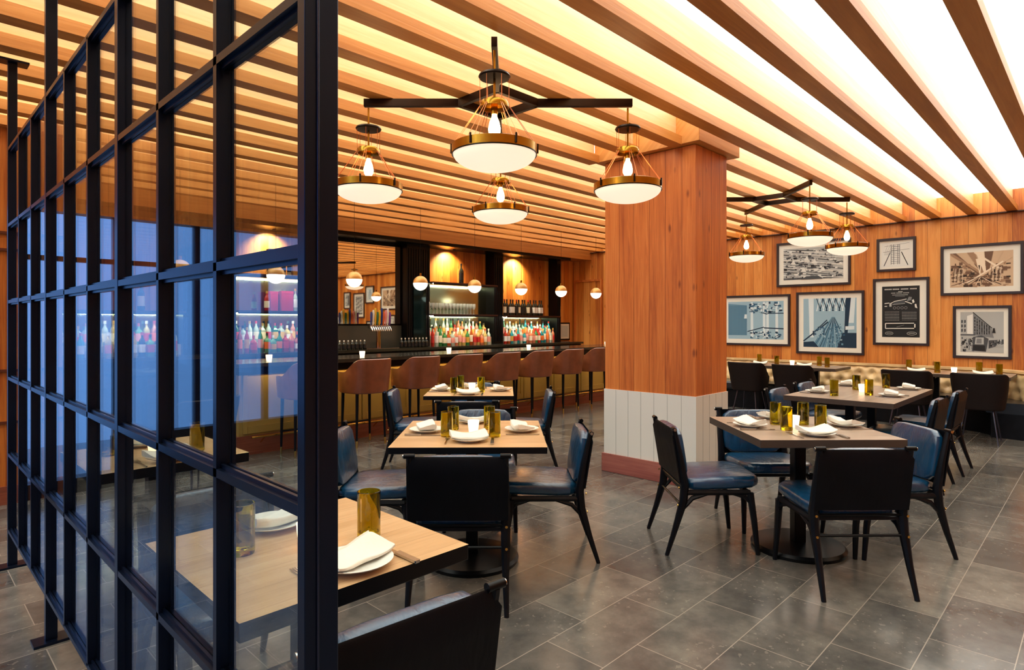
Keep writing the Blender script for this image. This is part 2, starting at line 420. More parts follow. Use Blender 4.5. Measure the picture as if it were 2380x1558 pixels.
# beams: lower board, set-back fin, warm strip on the ledge
COLX = (4.68, 5.45)
nb = 0
for n_ in range(-8, 19):
    y = 0.436 + 0.4264*n_
    if y + 0.12 > 8.0: break
    nb += 1
    segs = [(X0 if y < 5.95 else 0.38, X1)]
    if y + 0.115 > 2.42 and y < 3.47: segs = [(X0, COLX[0]), (COLX[1], X1)]
    lb = MB(); fb = MB(); sb = MB()
    for a, b_ in segs:
        lb.box((a, y, 2.9), (b_, y+0.115, 2.972), BEAM)
        fb.box((a, y+0.055, 2.972), (b_, y+0.115, 3.2), FIN)
        sb.box((a+0.05, y+0.03, 2.9725), (b_-0.05, y+0.04, 2.977), LEDM)
    o = struct(lb.build('trim_%d' % nb)); fb.build('fin_board', o); sb.build('led_strip', o)
# valance above the back bar
struct(MB().box((1.0, 7.95, 2.74), (X1, 8.0, 3.2), BEAM).box((1.0, 8.0, 2.74), (X1, Y1, 2.80), BEAM).build('trim_soffit'))
struct(MB().box((1.0, 8.0, 2.69), (9.95, Y1, 2.74), BLACK).build('trim_valance'))
# column
cb = MB().box((4.753, 2.481, 0.17), (5.336, 3.405, 2.9), PWOOD)
col = struct(cb.build('wall_column'))
MB().box((4.68, 2.41, 2.905), (5.45, 3.475, 3.2), BEAM).build('capital', col, bevel=0.004)
wc = MB()
wc.box((4.745, 2.473, 0.17), (5.344, 3.413, 0.775), WHITE)
gm = mat('groove_shade', (172, 174, 170), 0.6)
for k in range(1, 7):
    yy = 2.473 + k*0.134; wc.box((4.7437, yy, 0.17), (4.7452, yy+0.004, 0.775), gm)
for k in range(1, 5):
    xx = 4.745 + k*0.12; wc.box((xx, 2.4717, 0.17), (xx+0.004, 2.4732, 0.775), gm)
wc.build('wainscot', col)
MB().box((4.728, 2.456, 0), (5.361, 3.43, 0.17), COLBASE).build('baseboard', col, bevel=0.004)
# door at the far end of the bar
db = MB().box((10.575, 7.70, 0), (10.598, 8.36, 2.28), WALL)
door = struct(db.build('door_1'))
MB().box((10.55, 7.66, 0), (10.6, 7.70, 2.32), PWOOD).box((10.55, 8.36, 0), (10.6, 8.40, 2.32), PWOOD).box((10.55, 7.70, 2.28), (10.6, 8.36, 2.32), PWOOD).build('door_frame', door)
struct(MB().box((10.57, 5.2, 0), (10.6, 7.65, 0.15), KICK).build('baseboard_right'))

# ------------------------------------------------------------------ glass and steel screen
scr = tag(thing('glass_screen', (0.505, 0.95, 0)), 'tall black steel grid screen with glass panes beside the nearest table', 'glass screen')
def sc_part(mb, name, **k):
    o = mb.build(name, scr, **k); o.location = (-0.505, -0.95, 0); return o
RZ = [0.21, 0.646, 1.082, 1.518, 1.954, 2.39]
PY = [0.952, 2.128, 3.308, 4.485]
for i, y in enumerate(PY):
    m = MB(); wd = 0.026 if i == 0 else 0.034
    if i == 0:
        m.box((0.484, y, 0.012), (0.546, y+wd, 2.9), STEEL); m.box((0.505, y-0.004, 0.012), (0.509, y, 2.9), mat('steel_highlight', (58, 62, 84), 0.25, 0.8))  # thin paler strip paints the highlight down the near post
    else:
        m.box((0.485, y, 0.012), (0.528, y+wd, 2.9), STEEL)
    m.box((0.44, y-0.03, 0), (0.58, y+wd+0.03, 0.012), STEEL); m.box((0.44, y-0.03, 2.888), (0.58, y+wd+0.03, 2.9), STEEL)
    sc_part(m, 'post', bevel=0.0015)
for b_ in range(3):
    a, e = PY[b_] + (0.026 if b_ == 0 else 0.034), PY[b_+1]
    for q, z in enumerate(RZ):
        m = MB()
        m.box((0.486, a, z-0.009), (0.527, e, z+0.009), STEEL); m.box((0.496, a, z+0.009), (0.503, e, z+0.017), STEEL); m.box((0.511, a, z+0.009), (0.518, e, z+0.017), STEEL)
        m.box((0.496, a, z-0.017), (0.503, e, z-0.009), STEEL)
        sc_part(m, 'rail')
    cols = [a]
    for k in (1, 2):
        yy = PY[b_] + (PY[b_+1]-PY[b_])*k/3 + 0.01
        m = MB().box((0.486, yy-0.009, RZ[0]), (0.4945, yy+0.009, RZ[-1]), STEEL)
        m.box((0.4945, yy-0.004, RZ[0]), (0.519, yy+0.004, RZ[-1]), STEEL); m.box((0.519, yy-0.009, RZ[0]), (0.527, yy+0.009, RZ[-1]), STEEL)
        sc_part(m, 'mullion'); cols += [yy, yy]
    cols.append(e)
    for k in range(3):
        ya, yb = cols[2*k], cols[2*k+1]
        for q in range(5):
            sc_part(MB().box((0.5045, ya, RZ[q]), (0.5095, yb, RZ[q+1]), PANE), 'pane', smooth=False)

# ------------------------------------------------------------------ tables
def make_table(name, w_, d_, top, edge, kind='disc', th=0.035, bases=((0, 0),)):
    t = thing(name)
    MB().box((-w_/2, -d_/2, 0.75-th), (w_/2, d_/2, 0.75), edge, top=top).build('tabletop', t, bevel=0.003)
    for bx, by in bases:
        p = MB().box((bx-0.035, by-0.035, 0.03), (bx+0.035, by+0.035, 0.70), BLACK)
        p.box((bx-0.2, by-0.02, 0.69), (bx+0.2, by+0.02, 0.75-th), BLACK); p.box((bx-0.02, by-0.2, 0.69), (bx+0.02, by+0.2, 0.75-th), BLACK)
        p.build('pedestal', t, bevel=0.004)
        MB().lathe([(0.0, 0.0), (0.27, 0.0), (0.275, 0.02), (0.26, 0.035), (0.1, 0.045), (0.0, 0.046)], BLACK, 40, (bx, by, 0)).build('base', t)
    return t
D45 = math.radians(-45)
def tfm(t, x, y, r): t.location = (x, y, 0); t.rotation_euler = (0, 0, r); return t
T1 = tag(tfm(make_table('dining_table', 0.83, 0.87, T_TAN, EDGE), 2.42, 2.69, D45), 'tan square table in the middle of the room under the nearer chandelier', 'table', 'square dining tables')
TF = tag(tfm(make_table('dining_table', 0.80, 0.78, T_TAN, EDGE), 3.87, 4.32, D45), 'tan square table closest to the row of brown bar stools', 'table', 'square dining tables')
TR = tag(tfm(make_table('dining_table', 0.82, 0.84, T_GREY, EDGEG, th=0.045), 3.96, 1.38, D45), 'brown square table in front of the wood column, four blue chairs around', 'table', 'square dining tables')
TL = tag(tfm(make_table('long_table', 1.5, 0.86, T_GREY, EDGEG, th=0.045, bases=((-0.33, 0), (0.36, 0))), 6.36, 1.65, 0), 'long grey-brown table with two pedestals between square table and banquette', 'table')
TN = tag(tfm(make_table('dining_table', 0.66, 0.685, T_TAN, EDGE, th=0.045), 0.862, 1.683, 0), 'nearest tan table standing right behind the glass screen', 'table', 'square dining tables')
TN2 = tag(tfm(make_table('dining_table', 0.66, 0.685, T_TAN, EDGE, th=0.045), 0.94, 3.42, 0), 'tan table farther back behind the glass screen, next to a bucket chair', 'table', 'square dining tables')
B1 = tag(tfm(make_table('banquette_table', 0.72, 1.45, T_GREY, EDGEG, th=0.04, bases=((-0.12, -0.4), (-0.12, 0.4))), 9.62, 3.45, 0), 'grey-brown table at the banquette just right of the wood column', 'table', 'tables along the banquette')
B2 = tag(tfm(make_table('banquette_table', 0.72, 1.3, T_GREY, EDGEG, th=0.04, bases=((-0.12, 0.12),)), 9.62, 1.47, 0), 'grey-brown table at the curved end of the banquette', 'table', 'tables along the banquette')

# ------------------------------------------------------------------ blue leather chairs
def make_chair():
    t = thing('dining_chair')
    for sx in (-1, 1):
        x = 0.232*sx
        MB().tube([(x*1.02, -0.315, 0), (x, -0.262, 0.16), (x, -0.215, 0.32), (x, -0.205, 0.42), (x, -0.232, 0.58), (x, -0.27, 0.752)],
                  [0.011, 0.016, 0.023, 0.024, 0.018, 0.014], BLACKW, 8, True).build('rear_leg', t)
        MB().tube([(x*1.03, 0.235, 0), (x, 0.215, 0.2), (x, 0.19, 0.37)], [0.012, 0.017, 0.02], BLACKW, 8, True).build('front_leg', t)
        m = MB().tube([(x, -0.2, 0.375), (x, 0.19, 0.375)], 0.015, BLACKW, 6, True)
        m.tube([(x, -0.225, 0.27), (x, -0.16, 0.34), (x, -0.06, 0.37)], [0.012, 0.014, 0.01], BLACKW, 6)
        m.tube([(x, 0.21, 0.29), (x, 0.16, 0.345), (x, 0.08, 0.37)], [0.010, 0.012, 0.01], BLACKW, 6)
        m.build('side_rail', t)
        k = MB().tube([(x-0.026, -0.272, 0.757), (x+0.026, -0.272, 0.757)], 0.0125, BLACK, 12)
        k.tube([(x+0.027*sx, -0.272, 0.757), (x+0.031*sx, -0.272, 0.757)], 0.009, CHROME, 10)
        k.build('top_knob', t)
    MB().tube([(-0.232, 0.18, 0.375), (0.232, 0.18, 0.375)], 0.014, BLACKW, 6, True).tube([(-0.232, -0.2, 0.385), (0.232, -0.2, 0.385)], 0.014, BLACKW, 6, True).build('seat_frame', t)
    for z, y in ((0.405, -0.218), (0.30, -0.225)):
        m = MB().tube([(-0.235, y, z), (0.235, y, z)], 0.0075, BLACK, 8)
        for sx in (-1, 1): m.tube([(0.236*sx, y-0.022, z), (0.236*sx, y-0.027, z)], 0.007, BRIGHTB, 8)
        m.build('rod', t)
    # black leather sling behind the frame
    rings = []
    for i in range(7):
        f = i/6; z = 0.435 + 0.325*f; y = -0.236 - 0.052*f
        if i == 6: rings.append([(xx, y+0.016, z-0.006) for xx in [-0.214+0.428*j/8 for j in range(9)]] + [(xx, y+0.012, z-0.012) for xx in [0.214-0.428*j/8 for j in range(9)]])
        else: rings.append([(xx, y-0.003, z) for xx in [-0.245+0.49*j/8 for j in range(9)]] + [(xx, y+0.005, z) for xx in [0.245-0.49*j/8 for j in range(9)]])
    MB().ring_strip(rings, NAVYD, True, True, True).build('sling', t)
    # back cushion and seat cushion
    m = MB(); M = Matrix.Translation((0, -0.222, 0.602)) @ Matrix.Rotation(math.radians(9), 4, 'X') @ Matrix.Rotation(math.radians(90), 4, 'X') @ Matrix.Rotation(PI, 4, 'Y')
    pillow(m, 0.43, 0.31, 0.058, NAVY, M, p=6, puff=0.28); m.build('back_cushion', t)
    m = MB(); pillow(m, 0.47, 0.47, 0.07, NAVY, Matrix.Translation((0, 0.03, 0.425)) @ Matrix.Rotation(math.radians(2), 4, 'X'), p=7, puff=0.22); m.build('seat_cushion', t)
    return t
CH = make_chair()
def chair(mx, my, deg, label, group):
    a = math.radians(deg); dx, dy = math.cos(a), math.sin(a)
    o = inst(CH, (mx+0.27*dx, my+0.27*dy, 0), a-PI/2)
    return tag(o, label, 'chair', group)
g = 'blue leather chairs at the middle table'
chair(1.92, 2.24, 45, 'blue leather chair turned back to us at the middle tan table', g)
chair(3.03, 2.32, 135, 'blue leather chair at the right side of the middle tan table', g)
chair(1.895, 3.345, -45, 'blue leather chair at the middle tan table, half hidden by steel post', g)
chair(3.12, 3.35, 225, 'blue leather chair facing us behind the middle tan table', g)
g = 'blue leather chairs at the table by the bar'
chair(3.39, 4.95, -45, 'blue leather chair on the left of the table nearest the bar stools', g)
chair(4.46, 3.81, 135, 'blue leather chair on the right of the table nearest the bar stools', g)
chair(3.295, 3.727, 45, 'blue leather chair with black back between the two tan tables', g)
chair(4.45, 4.9, 225, 'blue leather chair facing us behind the table nearest the bar stools', g)
g = 'blue leather chairs at the table by the column'
chair(3.48, 2.035, -45, 'blue leather chair seen from its side, between column and brown table', g)
chair(4.50, 1.915, 225, 'blue leather chair facing us behind the brown square table', g)
chair(4.55, 0.84, 135, 'blue leather chair at the right side of the brown square table', g)
chair(3.48, 0.883, 45, 'blue leather chair turned back to us at the brown square table', g)
g = 'blue leather chairs at the long table'
chair(7.05, 0.98, 90, 'blue leather chair at the long table, aisle side, nearer the banquette', g)
chair(6.22, 1.0, 90, 'blue leather chair at the long table, aisle side, nearer the camera', g)
chair(6.16, 2.36, -90, 'blue leather chair at the long table, column side, nearer the camera', g)
chair(6.98, 2.38, -90, 'blue leather chair at the long table, column side, nearer the banquette', g)
g = 'blue leather chairs at the nearest table'
chair(0.81, 1.095, 85, 'blue leather chair cut off by the picture bottom at the nearest table', g)
chair(0.886, 2.536, -90, 'blue leather chair seen through the glass behind the nearest table', g)

# ------------------------------------------------------------------ tub shells (bar stools, bucket chairs)
def tub(mb, w_, d_, zb, zarm, zback, th, m, flare=0.03, t0=38, n=44, pexp=3.4, ua=0.9, ub=0.5):
    """a wrapped tub back: open at the front (+y), arms sweep up into the back"""
    outer = []; inn = []
    def plan(a, ww, dd):
        sa, ca = math.sin(a), math.cos(a)
        r = (abs(sa)**pexp + abs(ca)**pexp)**(-1/pexp)
        return ww/2*sa*r, dd/2*ca*r
    for i in range(n+1):
        a = math.radians(t0 + (360-2*t0)*i/n)
        q = abs(i/n-0.5)*2                       # 0 at the back, 1 at the arm tips
        u = min(max((ua-q)/ub, 0), 1); u = u*u*(3-2*u)
        zt = zarm + (zback-zarm)*u
        if q > 0.93: zt -= (q-0.93)/0.07*0.02
        col_o = []; col_i = []
        for k in range(6):
            f = k/5; z = zb + (zt-zb)*f
            fl = flare*(z-zb)/(zback-zb)
            x, y = plan(a, w_+2*fl, d_+2*fl)
            if k == 5: x *= 0.985; y *= 0.985
            col_o.append((x, y - (0.02*(z-zb)/(zback-zb) if y < 0 else 0), z))
            x2, y2 = plan(a, w_+2*fl-2*th, d_+2*fl-2*th)
            col_i.append((x2, y2 - (0.02*(z-zb)/(zback-zb) if y2 < 0 else 0), z-0.004))
        outer.append(col_o + [((col_o[-1][0]+col_i[-1][0])/2, (col_o[-1][1]+col_i[-1][1])/2, zt+0.008)] + col_i[::-1])
    mb.ring_strip(outer, m, True, True, True)
    # bottom pan
    ring = [plan(2*PI*j/36, w_-0.004, d_-0.004) for j in range(36)]
    mb.ring_strip([[(x*0.5, y*0.5, zb-0.012) for x, y in ring], [(x*0.96, y*0.96, zb-0.012) for x, y in ring], [(x, y, zb+0.01) for x, y in ring], [(x*0.97, y*0.97, zb+0.05) for x, y in ring], [(x*0.3, y*0.3, zb+0.05) for x, y in ring]], m, True, True, True)

def make_stool():
    t = thing('bar_stool')
    m = MB(); tub(m, 0.50, 0.56, 0.615, 0.83, 0.985, 0.03, BROWN, flare=0.025, t0=34, pexp=2.7, ua=0.66, ub=0.38); m.build('tub_back', t)
    m = MB(); pillow(m, 0.42, 0.40, 0.07, BROWN, Matrix.Translation((0, 0.02, 0.69)), p=4); m.build('seat_cushion', t)
    for sx in (-1, 1):
        for sy, nm in ((-1, 'leg'), (1, 'leg')):
            x, y = 0.175*sx, 0.15*sy
            o = MB().tube([(x, y, 0.61), (x*1.06, y*1.06, 0.075)], [0.019, 0.012], BLACKW, 8).build(nm, t)
            MB().tube([(x*1.06, y*1.06, 0.075), (x*1.07, y*1.07, 0.0)], [0.0125, 0.0105], BRIGHTB, 8).build('brass_tip', o)
    m = MB()
    m.tube([(-0.18, 0.155, 0.24), (0.18, 0.155, 0.24)], 0.009, BLACKW, 8)
    m.build('footrest', t)
    return t
ST = make_stool()
order = ['first', 'second', 'third', 'fourth', 'fifth', 'sixth', 'seventh', 'eighth', 'ninth', 'tenth', 'eleventh', 'twelfth', 'thirteenth', 'fourteenth', 'fifteenth', 'sixteenth', 'seventeenth', 'eighteenth', 'nineteenth', 'twentieth', 'twenty-first', 'twenty-second', 'twenty-third', 'twenty-fourth']
for i in range(9):
    x = 3.13 + 0.722*i
    if i == 0: lab = 'brown tub-backed bar stool seen through the glass screen'
    elif i == 8: lab = 'brown tub-backed bar stool at the far end, hidden behind the column'
    elif i == 1: lab = 'brown tub-backed bar stool just right of the steel post'
    elif i == 7: lab = 'brown tub-backed bar stool partly cut off by the wood column'
    else: lab = 'brown tub-backed bar stool, %s from the steel post along the bar' % order[i-1]
    if i == 8: continue
    tag(inst(ST, (x, 6.155, 0), 0), lab, 'bar stool', 'bar stools along the counter')

def make_bucket():
    t = thing('bucket_chair')
    m = MB(); tub(m, 0.47, 0.44, 0.40, 0.60, 0.805, 0.03, BUCKET, flare=0.055, t0=52, pexp=3.0); m.build('shell', t)
    m = MB(); pillow(m, 0.40, 0.38, 0.06, BUCKET, Matrix.Translation((0, 0.02, 0.47)), p=4); m.build('seat_cushion', t)
    for sx in (-1, 1):
        for sy in (-1, 1):
            MB().tube([(0.13*sx, 0.12*sy, 0.39), (0.185*sx, 0.20*sy, 0)], [0.011, 0.008], mat('leg_metal', (70, 70, 84), 0.3, 0.8), 8).build('leg', t)
    return t
BK = make_bucket()
for (x, y, r, lab) in [(9.08, 3.86, -90, 'black bucket chair beside the column edge, at the banquette'),
                  (9.02, 3.18, -90, 'black bucket chair at the banquette, second from the column'),
                  (9.0, 1.80, -90, 'black bucket chair at the banquette behind the long table corner'),
                  (9.0, 1.08, -88, 'black bucket chair at the banquette, farthest from the column'),
                  (1.72, 5.2, 20, 'dark bucket chair seen through the glass screen before the bar')]:
    tag(inst(BK, (x, y, 0), math.radians(r)), lab, 'chair', 'dark bucket chairs')

# ------------------------------------------------------------------ banquette
bq = tag(thing('banquette', (10.3, 3.0, 0)), 'long tan tufted banquette with dark seat along the picture wall', 'banquette')
# path of the back face foot: straight run, then a turn towards the room
path = [(10.22, 5.4)]
yy = 5.4
while yy > 1.42: yy -= 0.02; path.append((10.22, yy))
cx_, cy_, r_ = 9.42, 1.42, 0.80
for k in range(1, 46):
    a = math.radians(-90*k/45 * 1.0); path.append((cx_ + r_*math.cos(a), cy_ + r_*math.sin(a)))
path += [(9.42-0.02*k, 0.62) for k in range(1, 3)]
def normal(i):
    a = Vector(path[max(i-1, 0)]); b_ = Vector(path[min(i+1, len(path)-1)]); d = (b_-a).normalized()
    return Vector((d.y, -d.x)) if False else Vector((d.y, -d.x))
rows_z = []
NZ = 22; Z0b, Z1b = 0.40, 0.76
grid = []; s_len = 0; prevp = None; ncol = []
for i, p in enumerate(path):
    if prevp is not None: s_len += (Vector(p)-Vector(prevp)).length
    prevp = p; ncol.append(s_len)
TU, TV = 0.17, 0.12
rings = []
for i, p in enumerate(path):
    n_ = normal(i)                      # points into the room for our direction of travel
    if i == 0: nn = n_
    row = []
    for k in range(NZ+1):
        f = k/NZ; z = Z0b + (Z1b-Z0b)*f
        u = ncol[i]/TU; v = (z-Z0b)/TV
        best = 9
        for r0 in (math.floor(v)-1, math.floor(v), math.floor(v)+1, math.floor(v)+2):
            sh = 0.5 if int(r0) % 2 else 0.0
            c0 = round(u-sh)+sh
            dd = math.hypot((u-c0)*TU, (v-r0)*TV); best = min(best, dd)
        depth = 0.052*(1-math.exp(-(best/0.045)**1.3))
        depth *= 1.0 if f < 0.92 else max(0.25, 1-(f-0.92)/0.08*0.8)
        lean = 0.07*f
        row.append((p[0] + n_.x*(depth-lean-0.0), p[1] + n_.y*(depth-lean), z))
    row.append((p[0] - n_.x*0.13, p[1] - n_.y*0.13, Z1b+0.0)); row.append((p[0] - n_.x*0.16, p[1] - n_.y*0.16, Z0b))
    rings.append(row)
def bqp(mb, name):
    o = mb.build(name, bq); o.location = (-10.3, -3.0, 0); return o
# check the sign: the room lies at smaller x on the straight run
if normal(0).x > 0:
    rings = [[(2*path[i][0]-q[0], 2*path[i][1]-q[1], q[2]) for q in r] for i, r in enumerate(rings)]
    SG = -1
else: SG = 1
bqp(MB().ring_strip(rings, TAN, False), 'tufted_back')
cap = []; seat = []; base = []
for i in range(0, len(path), 2):
    p = path[i]; n_ = normal(i)*SG
    P = lambda o, z: (p[0]+n_.x*o, p[1]+n_.y*o, z)
    cap.append([P(-0.02, 0.755), P(-0.02, 0.785), P(-0.2, 0.785), P(-0.2, 0.755)])
    seat.append([P(-0.05, 0.30), P(0.44, 0.30), P(0.465, 0.33), P(0.465, 0.40), P(0.44, 0.43), P(-0.05, 0.43)])
    base.append([P(-0.16, 0.0), P(0.40, 0.0), P(0.40, 0.30), P(-0.16, 0.30)])
bqp(MB().ring_strip(cap, TAN, True, True, True), 'top_roll')
bqp(MB().ring_strip(seat, DSEAT, True, True, True), 'seat')
bqp(MB().ring_strip(base, BLACKW, True, True, True), 'plinth')

# ------------------------------------------------------------------ bar
bar = tag(thing('bar_counter', (6.5, 6.6, 0)), 'long bar counter with dark stone top and olive panelled front', 'bar counter')
def bp_(mb, name, **k):
    o = mb.build(name, bar, **k); o.location = (-6.5, -6.6, 0); return o
bp_(MB().box((2.42, 6.2, 0.945), (X1-0.06, 6.95, 0.985), BRACK), 'countertop', bevel=0.004)
m = MB().box((2.58, 6.52, 0.2), (X1-0.06, 6.9, 0.945), OLIVE)
bp_(m, 'front')
m = MB(); k = 2.62
while k < 10.3:
    for a, b_, c_, d_ in ((k, k+0.05, 0.22, 0.92), (k+0.65, k+0.7, 0.22, 0.92), (k+0.05, k+0.65, 0.22, 0.30), (k+0.05, k+0.65, 0.84, 0.92)):
        m.box((a, 6.505, c_), (b_, 6.52, d_), OLIVE)
    k += 0.72
bp_(m, 'front_moulding', bevel=0.003)
bp_(MB().box((2.55, 6.49, 0), (X1-0.06, 6.93, 0.2), KICK), 'kick_base')
bp_(MB().box((2.5, 6.3, 0.86), (X1-0.06, 6.33, 0.945), BLACKW).box((2.5, 6.3, 0.86), (2.53, 6.52, 0.945), BLACKW), 'apron')
m = MB().tube([(2.66, 6.38, 0.2), (X1-0.1, 6.38, 0.2)], 0.013, BRIGHTB, 10)
k = 2.8
while k < 10.4: m.tube([(k, 6.38, 0.2), (k, 6.49, 0.12)], 0.008, BRIGHTB, 6); k += 1.4
bp_(m, 'foot_rail')
bp_(MB().box((2.7, 6.36, 0.93), (X1-0.3, 6.38, 0.9445), mat('added_bar_glow', (255, 210, 140), 0.5, emis=14.0, ecol=(255, 205, 130))), 'led_strip')  # unseen glowing strip, added to brighten the olive bar front

bb = tag(thing('back_counter', (6, 8.1, 0)), 'dark counter along the wall behind the bar', 'counter')
o = MB().box((1.05, 7.86, 0.96), (10.2, 8.44, 1.0), BRACK).build('worktop', bb); o.location = (-6, -8.1, 0)
for k in range(12):
    a = 1.08 + 0.76*k
    if a + 0.74 > 10.2: break
    o = MB().box((a, 7.92, 0.1), (a+0.745, 8.42, 0.955), BLACKW).build('cabinet', bb); o.location = (-6, -8.1, 0)

# tall black cabinets/pillars between shelf bays
for (a, b_, lab) in [(2.57, 3.2, 'ribbed black pillar behind the glass screen at the bar'), (4.48, 4.68, 'narrow black pillar left of the bar mirror'),
                     (5.95, 6.42, 'black pillar with glass cabinet right of the bar mirror'), (7.93, 8.17, 'black pillar between the two right bottle bays'), (9.75, 9.87, 'black pillar at the far right end of the bar shelves')]:
    t = tag(thing('pillar_cabinet', ((a+b_)/2, 8.2, 0)), lab, 'pillar', 'black pillars between the shelf bays')
    h_ = (b_-a)/2
    MB().box((-h_, 0.0, 1.0), (h_, 0.24, 2.69), BLACK).build('carcass', t, bevel=0.004)
    m = MB(); kk = -h_+0.03
    while kk < h_-0.03: m.box((kk, -0.012, 1.05), (kk+0.012, 0.0, 2.62), BLACKW); kk += 0.05
    m.build('ribbing', t)
    if a > 5:
        MB().box((h_-0.03, -0.016, 1.5), (h_-0.02, 0.0, 1.75), CHROME).build('handle', t)
    if a == 5.95:
        m = MB().box((-0.12, -0.022, 1.02), (0.13, -0.013, 2.1), mat('cabinet_glass', (20, 44, 48), 0.06, 0.6)).build('glass_door', t)
# mirror and splash
mi = tag(thing('bar_mirror', (5.315, 8.38, 1.38)), 'large mirror behind the beer taps reflecting framed pictures', 'mirror')
o = MB().box((-0.63, -0.01, 0.0), (0.63, 0.01, 1.26), MIRROR).build('mirror_glass', mi)
MB().box((-0.63, -0.02, -0.03), (0.63, 0.01, 0.0), BLACK).box((-0.635, -0.02, -0.03), (-0.61, 0.01, 1.31), BLACK).box((0.61, -0.02, -0.03), (0.635, 0.01, 1.31), BLACK).box((-0.63, -0.02, 1.26), (0.63, 0.01, 1.31), BLACK).build('frame', mi)
sp_ = tag(MB().box((4.68, 8.36, 1.0), (5.95, 8.39, 1.35), SPLASH).build('splash_panel'), 'grey splash panel under the bar mirror', 'panel')

# shelf bays
LABZ = {}
bays = [(1.10, 2.57, 'A', 'in the bay left of the ribbed pillar', (1.54,)),
        (3.2, 4.48, 'B', 'in the bay seen through the last glass panes', (1.56, 2.05)),
        (6.42, 7.93, 'C', 'in the bay right of the mirror', (1.545, 2.09)),
        (8.17, 9.75, 'D', 'in the far right bay', (1.535,))]
for (a, b_, nm, where, zs) in bays:
    for k, z in enumerate(zs):
        t = tag(thing('bottle_shelf', ((a+b_)/2, 8.3, z)), ('upper' if k else 'lower') + ' dark shelf ' + where + ' behind the bar', 'shelf')
        MB().box((a-(a+b_)/2, -0.2, -0.025), (b_-(a+b_)/2, 0.12, 0), mat('shelf_wood', (60, 30, 24), 0.35)).build('shelf_board', t)
        MB().box((a-(a+b_)/2, -0.2, -0.045), (b_-(a+b_)/2, -0.194, -0.025), BLACK).build('front_lip', t)
        MB().box((a-(a+b_)/2+0.02, -0.175, -0.034), (b_-(a+b_)/2-0.02, -0.155, -0.0255), LEDW).build('led_strip', t)
    top = zs[-1]
    bm = tag(MB().box((a, 8.425, 1.0), (b_, 8.445, top-0.03), TMIRROR).build('shelf_mirror'), 'tinted mirror backing ' + where, 'mirror')
    st = tag(thing('bottle_step', ((a+b_)/2, 8.28, 1.0)), 'raised step for bottles ' + where, 'shelf')
    MB().box((a-(a+b_)/2, 0.0, 0.0), (b_-(a+b_)/2, 0.14, 0.13), mat('step_frost', (220, 214, 190), 0.4)).build('step_board', st)

# bottles ---------------------------------------------------------------
def bmat(rgb, dark=False):
    return mat('bottle_%d_%d_%d' % rgb, rgb, 0.12, trans=0.0 if dark else 0.45, spec=0.6)
LABELS = [mat('label_cream', (240, 232, 208), 0.6), mat('label_white', (236, 238, 240), 0.6), mat('label_red', (198, 44, 40), 0.5), mat('label_gold', (214, 170, 80), 0.4), mat('label_black', (30, 28, 30), 0.5), mat('label_pink', (238, 160, 150), 0.5), mat('label_orange', (240, 120, 50), 0.5)]
PROF = {
 'round': [(0.0,0.0),(0.034,0.0),(0.036,0.01),(0.036,0.16),(0.032,0.185),(0.016,0.215),(0.013,0.23),(0.013,0.28)],
 'wine': [(0.0,0.0),(0.035,0.0),(0.037,0.01),(0.037,0.19),(0.03,0.215),(0.015,0.24),(0.0135,0.25),(0.0135,0.305)],
 'squat': [(0.0,0.0),(0.04,0.0),(0.044,0.01),(0.044,0.12),(0.036,0.15),(0.016,0.17),(0.014,0.18),(0.014,0.22)],
 'tall': [(0.0,0.0),(0.028,0.0),(0.03,0.01),(0.03,0.2),(0.022,0.235),(0.012,0.26),(0.012,0.27),(0.012,0.33)],
 'square': [(0.0,0.0),(0.038,0.0),(0.040,0.008),(0.040,0.155),(0.034,0.17),(0.015,0.19),(0.014,0.2),(0.014,0.25)]}
CAPS = [mat('cap_black', (24, 22, 24), 0.4), mat('cap_gold', (210, 170, 90), 0.3, 0.6), mat('cap_red', (180, 40, 40), 0.4), mat('cap_white', (226, 224, 214), 0.4)]
BC = {}
def bottle_mesh(kind, rgb, lab, cap_):
    key = (kind, rgb, lab, cap_)
    if key in BC: return BC[key]
    pr = PROF[kind]; n = 4 if kind == 'square' else 14
    gl = bmat(rgb, sum(rgb) < 150); mb = MB()
    rot = PI/4 if n == 4 else 0
    def ringat(r, z, k=1.0): return [(k*r*(1.2 if n == 4 else 1)*math.cos(rot+2*PI*j/n), k*r*(1.2 if n == 4 else 1)*math.sin(rot+2*PI*j/n), z) for j in range(n)]
    mb.ring_strip([ringat(r, z) for r, z in pr], gl, True, False, True)
    R = pr[2][0]; zb, zt = pr[3][1]*0.28, pr[3][1]*0.88
    mb.ring_strip([ringat(R+0.0008, zb), ringat(R+0.0008, zt)], LABELS[lab], True)
    zc = pr[-1][1]; mb.lathe([(0.0155, zc-0.03), (0.0155, zc+0.006), (0.0, zc+0.0065)], CAPS[cap_], 10)
    o = mb.build('bottle'); me = o.data; bpy.data.objects.remove(o); BC[key] = me
    return me
COLN = [((196, 92, 28), 'amber'), ((214, 232, 222), 'clear'), ((60, 150, 84), 'green'), ((40, 170, 186), 'turquoise'), ((232, 206, 120), 'honey-coloured'), ((206, 52, 38), 'red'), ((120, 190, 150), 'pale green'), ((238, 148, 110), 'peach-coloured'), ((30, 34, 28), 'dark')]
def put_bottle(x, y, z, kind, ci, lab, cap_, label, group, sc=1.0):
    me = bottle_mesh(kind, COLN[ci][0], lab, cap_)
    o = bpy.data.objects.new('bottle', me); C.objects.link(o); o.location = (x, y, z); o.scale = (sc, sc, sc)
    o.rotation_euler = (0, 0, random.uniform(-0.25, 0.25))
    return tag(o, label, 'bottle', group)
kinds = ['round', 'squat', 'tall', 'square', 'round', 'round']
NM = {'A': 'shelf bay left of the ribbed pillar', 'B': 'shelf bay behind the last panes', 'C': 'shelf bay right of the mirror', 'D': 'far right shelf bay'}
